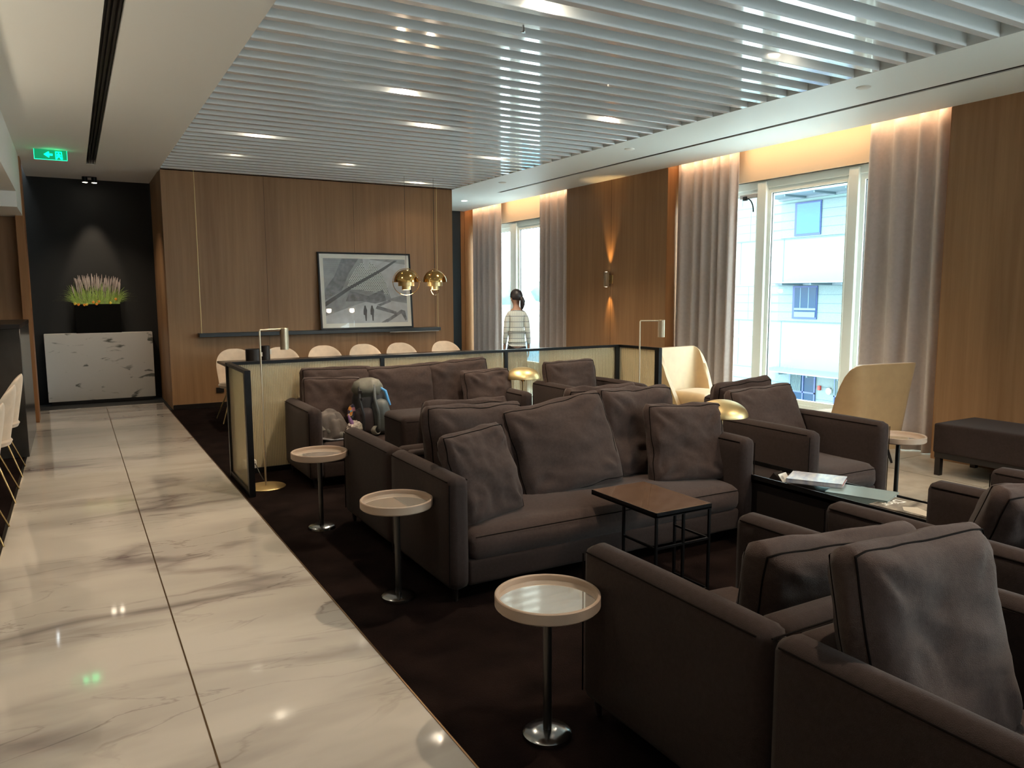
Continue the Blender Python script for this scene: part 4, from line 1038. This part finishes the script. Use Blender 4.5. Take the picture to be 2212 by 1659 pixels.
def confetti():
    m, t, b = nodes_mat('floral_cloth'); L = t.links.new; tc = t.nodes.new('ShaderNodeTexCoord'); v = t.nodes.new('ShaderNodeTexVoronoi'); v.inputs['Scale'].default_value = 34; L(tc.outputs['Object'], v.inputs[0])
    r = t.nodes.new('ShaderNodeValToRGB'); r.color_ramp.interpolation = 'CONSTANT'; e = r.color_ramp.elements; e[0].color = (.75, .30, .05, 1); e[1].position = .35; e[1].color = (.08, .07, .14, 1)
    for p_, c_ in ((.52, (.15, .40, .50, 1)), (.62, (.70, .28, .38, 1)), (.72, (.8, .36, .06, 1)), (.85, (.7, .65, .5, 1))): q = e.new(p_); q.color = c_
    sp = t.nodes.new('ShaderNodeSeparateColor'); L(v.outputs['Color'], sp.inputs[0]); L(sp.outputs[0], r.inputs[0]); L(r.outputs[0], b.inputs['Base Color']); return m
fb = blob('fabric_pouch', .06, .04, .085, 6, confetti(), None, .15, 2.2); fb.location = (1.955, 6.01, .525); tag(fb, 'bright orange and blue patterned pouch leaning on the backpack', 'pouch')
bm = B(); rbox_soft(bm, -.05, -.05, -.08, .05, .05, .0, .02, (0, 0, 0), 6, 1, .003)
obj('pouch_base', bm, BPD, fb, True, 180)
hd = thing('headphones', 'pale rolled strap ring lying on the far sofa before the backpack', 'strap', (2.08, 5.86, .405), .2)
bm = B(); lathe(bm, [(.034, -.024), (.038, .0), (.034, .024), (.029, .024), (.031, 0), (.029, -.024), (.034, -.024)], 24); o = obj('band', bm, mat('pale_band', (.30, .28, .24), .7), hd); o.rotation_euler = (math.radians(80), 0, .3)
hd.name = 'rolled_strap'

# ------------------------------------------------------------------ person at the far window
def skin(name, verts, edges, radii, m_, parent, sub=2, root=0):
    me = bpy.data.meshes.new(name); me.from_pydata(verts, edges, []); o = bpy.data.objects.new(name, me); COL.objects.link(o)
    sk = o.modifiers.new('skin', 'SKIN'); sk.use_smooth_shade = True
    ss = o.modifiers.new('sub', 'SUBSURF'); ss.levels = sub; ss.render_levels = sub
    for i, r in enumerate(radii):
        me.skin_vertices[0].data[i].radius = r if isinstance(r, tuple) else (r, r); me.skin_vertices[0].data[i].use_root = (i == root)
    dg = bpy.context.evaluated_depsgraph_get(); nm = bpy.data.meshes.new_from_object(o.evaluated_get(dg)); bpy.data.objects.remove(o)
    nm.name = name; nm.materials.clear(); nm.materials.append(m_)
    for p in nm.polygons: p.use_smooth = True
    o = bpy.data.objects.new(name, nm); COL.objects.link(o)
    if parent is not None: o.parent = parent
    return o
class Sk:
    def __init__(s): s.v, s.e, s.r = [], [], []
    def add(s, p, r, par=None):
        s.v.append(p); s.r.append(r); i = len(s.v)-1
        if par is not None: s.e.append((par, i))
        return i
    def chain(s, par, items):
        for p, r in items: par = s.add(p, r, par)
        return par
SKIN = mat('skin', (.50, .29, .21), .5)
pe = thing('person', 'person in a pale checked shirt standing with their back turned at the far window', 'person', (5.23, 9.0, 0), -YAW+math.radians(4))
s = Sk()
pel = s.add((0, 0, .80), (.09, .075))
ch_ = s.chain(pel, [((0, .0, .95), (.08, .06)), ((0, .0, 1.12), (.085, .065)), ((0, -.005, 1.24), (.075, .055))])
nk = s.chain(ch_, [((0, .005, 1.31), .042), ((-.005, .015, 1.36), .042)])
s.chain(nk, [((-.01, .02, 1.41), (.066, .075)), ((-.01, .02, 1.46), (.074, .085)), ((-.01, .02, 1.505), (.055, .062))])
for sd__ in (-1, 1):
    sh_ = s.add((sd__*.10, 0, 1.235), .036, ch_)
    el = s.chain(sh_, [((sd__*.130, -.01, 1.18), .036), ((sd__*.145, -.03, .99), .030), ((sd__*.160, .0, .86), .025), ((sd__*.165, .02, .79), .019)])
    pm = s.chain(el, [((sd__*.168, .028, .755), (.018, .030)), ((sd__*.168, .034, .725), (.014, .032))])
    for k, (dy, ln) in enumerate(((-.026, .055), (-.009, .066), (.009, .070), (.026, .062))):
        s.chain(pm, [((sd__*.167, .036+dy, .700), .0085), ((sd__*.163, .040+dy*1.1, .700-ln*.55), .008), ((sd__*.155, .044+dy, .700-ln), .0065)])
    s.chain(el, [((sd__*.158, .055, .765), .011), ((sd__*.151, .072, .738), .0095), ((sd__*.146, .078, .715), .008)])
    s.chain(pel, [((sd__*.075, 0, .74), .085), ((sd__*.085, .01, .45), .055), ((sd__*.09, -.01, .24), .048), ((sd__*.09, -.01, .07), .032), ((sd__*.095, .08, .035), (.034, .024))])
body = skin('body', s.v, s.e, s.r, SKIN, pe, 1)
# face: nose, eyes, ears are on the turned-away side
hr = Matrix.Rotation(math.radians(38), 4, 'Z')
fb_ = bpy.data.objects.new('head_details', None)
bm = B()
HC = Vector((-.01, .02, 1.455))
def hp(x, y, z): return HC+(hr @ Vector((x, y, z)))
tube(bm, [hp(0, .078, .012), hp(0, .098, -.012), hp(0, .086, -.02)], [.006, .011, .008], 8)
obj('nose', bm, SKIN, body)
for s_ in (-1, 1):
    bm = B(); bmesh.ops.create_uvsphere(bm, u_segments=10, v_segments=8, radius=.010)
    for v in bm.verts: v.co = v.co+hp(s_*.028, .072, .012)
    obj('eye', bm, mat('eye_dark', (.03, .02, .02), .2), body)
    bm = B(); bmesh.ops.create_uvsphere(bm, u_segments=10, v_segments=8, radius=.02)
    for v in bm.verts: v.co = Vector((v.co.x*.35, v.co.y*.8, v.co.z*1.3)); v.co = HC+(hr @ (v.co+Vector((s_*.074, -.002, -.01))))
    obj('ear', bm, SKIN, body)
bm = B(); tube(bm, [hp(-.018, .076, -.042), hp(0, .082, -.042), hp(.018, .076, -.042)], .004, 6); obj('mouth', bm, mat('lips', (.42, .16, .14), .4), body)
HAIR = mat('dark_hair', (.018, .016, .02), .45, noise_amt=.3, noise_scale=40)
bm = B(); bmesh.ops.create_uvsphere(bm, u_segments=28, v_segments=20, radius=1)
for v in list(bm.verts):
    p = v.co.copy(); q = Vector((p.x*.083, p.y*.095-.012, p.z*.10+.012))
    if p.y > .35 and p.z < .45: q.y = min(q.y, .035+.05*max(0, p.z)); q.x *= .97
    if p.z < -.3: q.z = .012-.03+(q.z+.018)*.45
    q *= 1+.02*noise.noise(p*6); v.co = HC+(hr @ q)
obj('hair', bm, HAIR, body, True, 180)
bm = B(); tube(bm, [hp(.0, -.080, .0), hp(.005, -.108, -.015), hp(.01, -.115, -.05), hp(.01, -.105, -.10), hp(.01, -.095, -.145), hp(.01, -.09, -.175)], [.020, .030, .034, .032, .022, .005], 12)
pt_ = obj('ponytail', bm, HAIR, body, True, 180)
for v in pt_.data.vertices: v.co += Vector((.012*max(0, min(1, (HC.z-v.co.z+.02)/.1)), 0, 0))
s = Sk()
h0 = s.add((0, 0, .90), (.120, .088)); a_ = s.chain(h0, [((0, 0, .98), (.108, .082)), ((0, 0, 1.10), (.112, .085)), ((0, -.005, 1.21), (.095, .072)), ((0, 0, 1.285), (.055, .048))])
top_i = 3
for sd__ in (-1, 1):
    s.chain(top_i, [((sd__*.095, 0, 1.225), .052), ((sd__*.130, -.01, 1.165), .047), ((sd__*.147, -.03, .98), .040), ((sd__*.162, -.005, .86), .033), ((sd__*.166, .015, .81), .029)])
lowi = s.chain(h0, [((0, 0, .855), (.130, .095))])
skin('shirt', s.v, s.e, s.r, plaid_mat(), body, 2)
s = Sk()
h0 = s.add((0, 0, .865), (.112, .085))
for sd__ in (-1, 1):
    s.chain(h0, [((sd__*.066, 0, .74), .084), ((sd__*.072, 0, .62), .078), ((sd__*.088, .01, .45), .064), ((sd__*.092, -.01, .24), .056), ((sd__*.092, -.01, .10), .05)])
skin('trousers', s.v, s.e, s.r, mat('grey_trousers', (.065, .065, .075), .85), body, 2)
for sd__ in (-1, 1):
    bm = B(); rbox_soft(bm, sd__*.093-.04, -.06, .0, sd__*.093+.04, .17, .075, .03, (0, 0, .006), 8, 1, 0); obj('shoe', bm, BLACKM, body, True, 180)

# ------------------------------------------------------------------ outside
KX = 1.33
def K(x, y, z): return (x*KX, y*KX, 1.5+(z-1.5)*KX)
CLAD = mat('pale_cladding', (.150, .235, .232), .6); CLAD2 = mat('speckled_cladding', (.118, .170, .182), .6, noise_amt=.12, noise_scale=30)
GAP = mat('cladding_gap', (.07, .11, .13), .7); CANO = mat('canopy_grey', (.13, .17, .20), .5); BLUEF = mat('blue_frame', (.012, .035, .14), .4)
BGL = mat('blue_window_glass', (.02, .10, .22), .1, spec=.35)
DGL = mat('dark_blue_glass', (.008, .035, .08), .1, spec=.25)
bd = thing('office_building', 'pale panelled building with blue windows and canopies across from the near window', 'building', K(20, 17, -4))
ofs = Vector(K(20, 17, -4))
def kb(bm, y0, y1, z0, z1, d0, d1):
    a = Vector(K(20, y0, z0))-ofs; b2 = Vector(K(20, y1, z1))-ofs
    box(bm, d0, a.y, a.z, d1, b2.y, b2.z)
bm = B(); kb(bm, 2, 25, -2.99, 9, 0, 8); obj('wall', bm, CLAD, bd, False)
bm = B()
for z0, z1 in ((3.23, 4.31), (.60, 1.72), (-2.6, -1.0)): kb(bm, 2, 17.4, z0, z1, -.05, 0); kb(bm, 17.75, 25, z0, z1, -.05, 0)
obj('stone_band', bm, CLAD2, bd, False)
bm = B()
for z in (4.31, 3.20, 1.72, .58, -1.0, 4.03, 3.77, 3.50, 1.44, 1.17, .89, -1.4, -1.8, -2.2): kb(bm, 2, 25, z-.008, z+.008, -.058, -.045)
for y in (19.1, 17.27, 14.2, 11.5, 21.5):
    for z0, z1 in ((1.78, 3.2), (-.95, .58), (4.4, 6.5)): kb(bm, y-.012, y+.012, z0, z1, -.008, .002)
for y in (18.67, 20.5):
    for z0, z1 in ((3.23, 4.31), (.6, 1.72)): kb(bm, y-.006, y+.006, z0, z1, -.058, -.045)
obj('panel_joint', bm, GAP, bd, False)
for zc in (4.50, 1.83, -.92):
    bm = B(); kb(bm, 2, 17.45, zc-.04, zc, -1.5, -.05); kb(bm, 2, 17.45, zc-.10, zc+.01, -.2, -.05)
    cano = obj('canopy', bm, CANO, bd, False)
    bm = B()
    for y in [2.6+1.06*i for i in range(14)]: kb(bm, y-.02, y+.02, zc-.10, zc-.04, -1.45, -.1)
    obj('canopy_rib', bm, GAP, cano, False)
for (y0, y1, z0, z1, gm, bars) in ((15.85, 16.83, 3.27, 4.30, BGL, False), (15.87, 16.80, .68, 1.71, DGL, True), (12.2, 13.2, 3.27, 4.30, BGL, False), (12.2, 13.2, .68, 1.71, DGL, True)):
    bm = B(); kb(bm, y0, y1, z0, z1, -.10, -.06); f1 = obj('window', bm, BLUEF, bd, False)
    bm = B(); kb(bm, y0+.03, y1-.09, z0+.06, z1-.05, -.115, -.10); obj('pane', bm, gm, f1, False)
    if bars:
        bm = B()
        for k in (.33, .66): kb(bm, y0+(y1-y0)*k-.012, y0+(y1-y0)*k+.012, z0+.32, z1-.05, -.125, -.115)
        kb(bm, y0+.03, y1-.09, z0+.28, z0+.34, -.13, -.115); kb(bm, y0+.05, y1-.1, z0+.06, z0+.22, -.13, -.115); obj('blind', bm, mat('pale_blue_blind', (.09, .16, .26), .5), f1, False)
for (y0, y1) in ((15.80, 16.78), (14.3, 15.12)):
    bm = B(); kb(bm, y0, y1, -2.9, -1.06, -.09, -.06); e1 = obj('entrance', bm, DGL, bd, False)
    bm = B()
    for yy in (y0, (y0*.55+y1*.45), y1-.04): kb(bm, yy, yy+.04, -2.9, -1.06, -.13, -.09)
    for zz in (-1.65, -2.15, -2.9): kb(bm, y0, y1, zz, zz+.05, -.13, -.09)
    obj('door_frame', bm, mat('violet_blue_frame', (.05, .08, .24), .5), e1, False)
    bm = B()
    for k in range(9): kb(bm, (y0+y1)/2+.06+k*.048, (y0+y1)/2+.075+k*.048, -1.62, -1.08, -.14, -.125)
    obj('bars', bm, CLAD, e1, False)
bm = B(); kb(bm, 15.60, 15.68, -1.50, -1.36, -.16, -.05); obj('red_alarm', bm, mat('red_box', (.3, .02, .015), .5), bd, False)
bm = B(); c_ = Vector(K(20, 15.27, -1.49))-ofs; tube(bm, [(-.18, c_.y, c_.z), (-.05, c_.y, c_.z)], .14, 20); obj('round_lamp', bm, mat('lamp_cover', (.22, .24, .24), .5), bd)
# apron, tree line and equipment seen from the far window
bm = B(); box(bm, 7.6, -30, -4.6, 400, 600, -4.5); tag(obj('airport_apron', bm, mat('bright_concrete', (.55, .56, .55), .9, noise_amt=.1, noise_scale=.2)), 'bright concrete apron below the windows', 'ground', kind='stuff')
rnd = random.Random(11)
for i in range(9):
    x, y = 86+i*15+rnd.uniform(-1, 1), 196-i*9
    t = thing('tree', 'hazy green tree on the horizon, number %s from the left beyond the far window' % ['one', 'two', 'three', 'four', 'five', 'six', 'seven', 'eight', 'nine'][i], 'tree', (x, y, -4.5), 0, 'trees on the horizon')
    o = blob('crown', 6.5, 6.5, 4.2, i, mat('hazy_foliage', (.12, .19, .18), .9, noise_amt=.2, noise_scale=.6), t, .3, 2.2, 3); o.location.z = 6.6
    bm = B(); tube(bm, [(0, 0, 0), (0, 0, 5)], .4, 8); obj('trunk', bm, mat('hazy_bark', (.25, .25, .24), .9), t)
def vehicle(label, x, y, col, rz):
    t = thing('service_truck', label, 'truck', (x, y, -4.5), rz)
    bm = B(); box(bm, -1.1, -2.6, .8, 1.1, 1.4, 3.2, .08, 2); obj('cargo_box', bm, mat('truck_'+label[:4], col, .5), t)
    bm = B(); box(bm, -1.0, 1.45, .6, 1.0, 2.9, 2.3, .15, 2); cb = obj('cab', bm, mat('truck_cab', (.35, .42, .50), .4), t)
    bm = B(); box(bm, -1.02, 1.9, 1.5, 1.02, 2.93, 2.1); obj('windscreen', bm, DGL, cb, False)
    for sx_ in (-1, 1):
        for y_ in (-1.7, 2.1):
            bm = B(); tube(bm, [(sx_*.75, y_, .42), (sx_*1.05, y_, .42)], .42, 18); obj('wheel', bm, BLACKM, t)
vehicle('blue service truck parked below the far window', 24.5, 38.5, (.12, .28, .45), .5)
vehicle('grey service truck farther left below the far window', 19.5, 39.5, (.25, .38, .48), .2)
bm = B(); box(bm, 6.99, 4.05, .17, 7.06, 7.66, .2); struct('trim_13', bm, GREY)
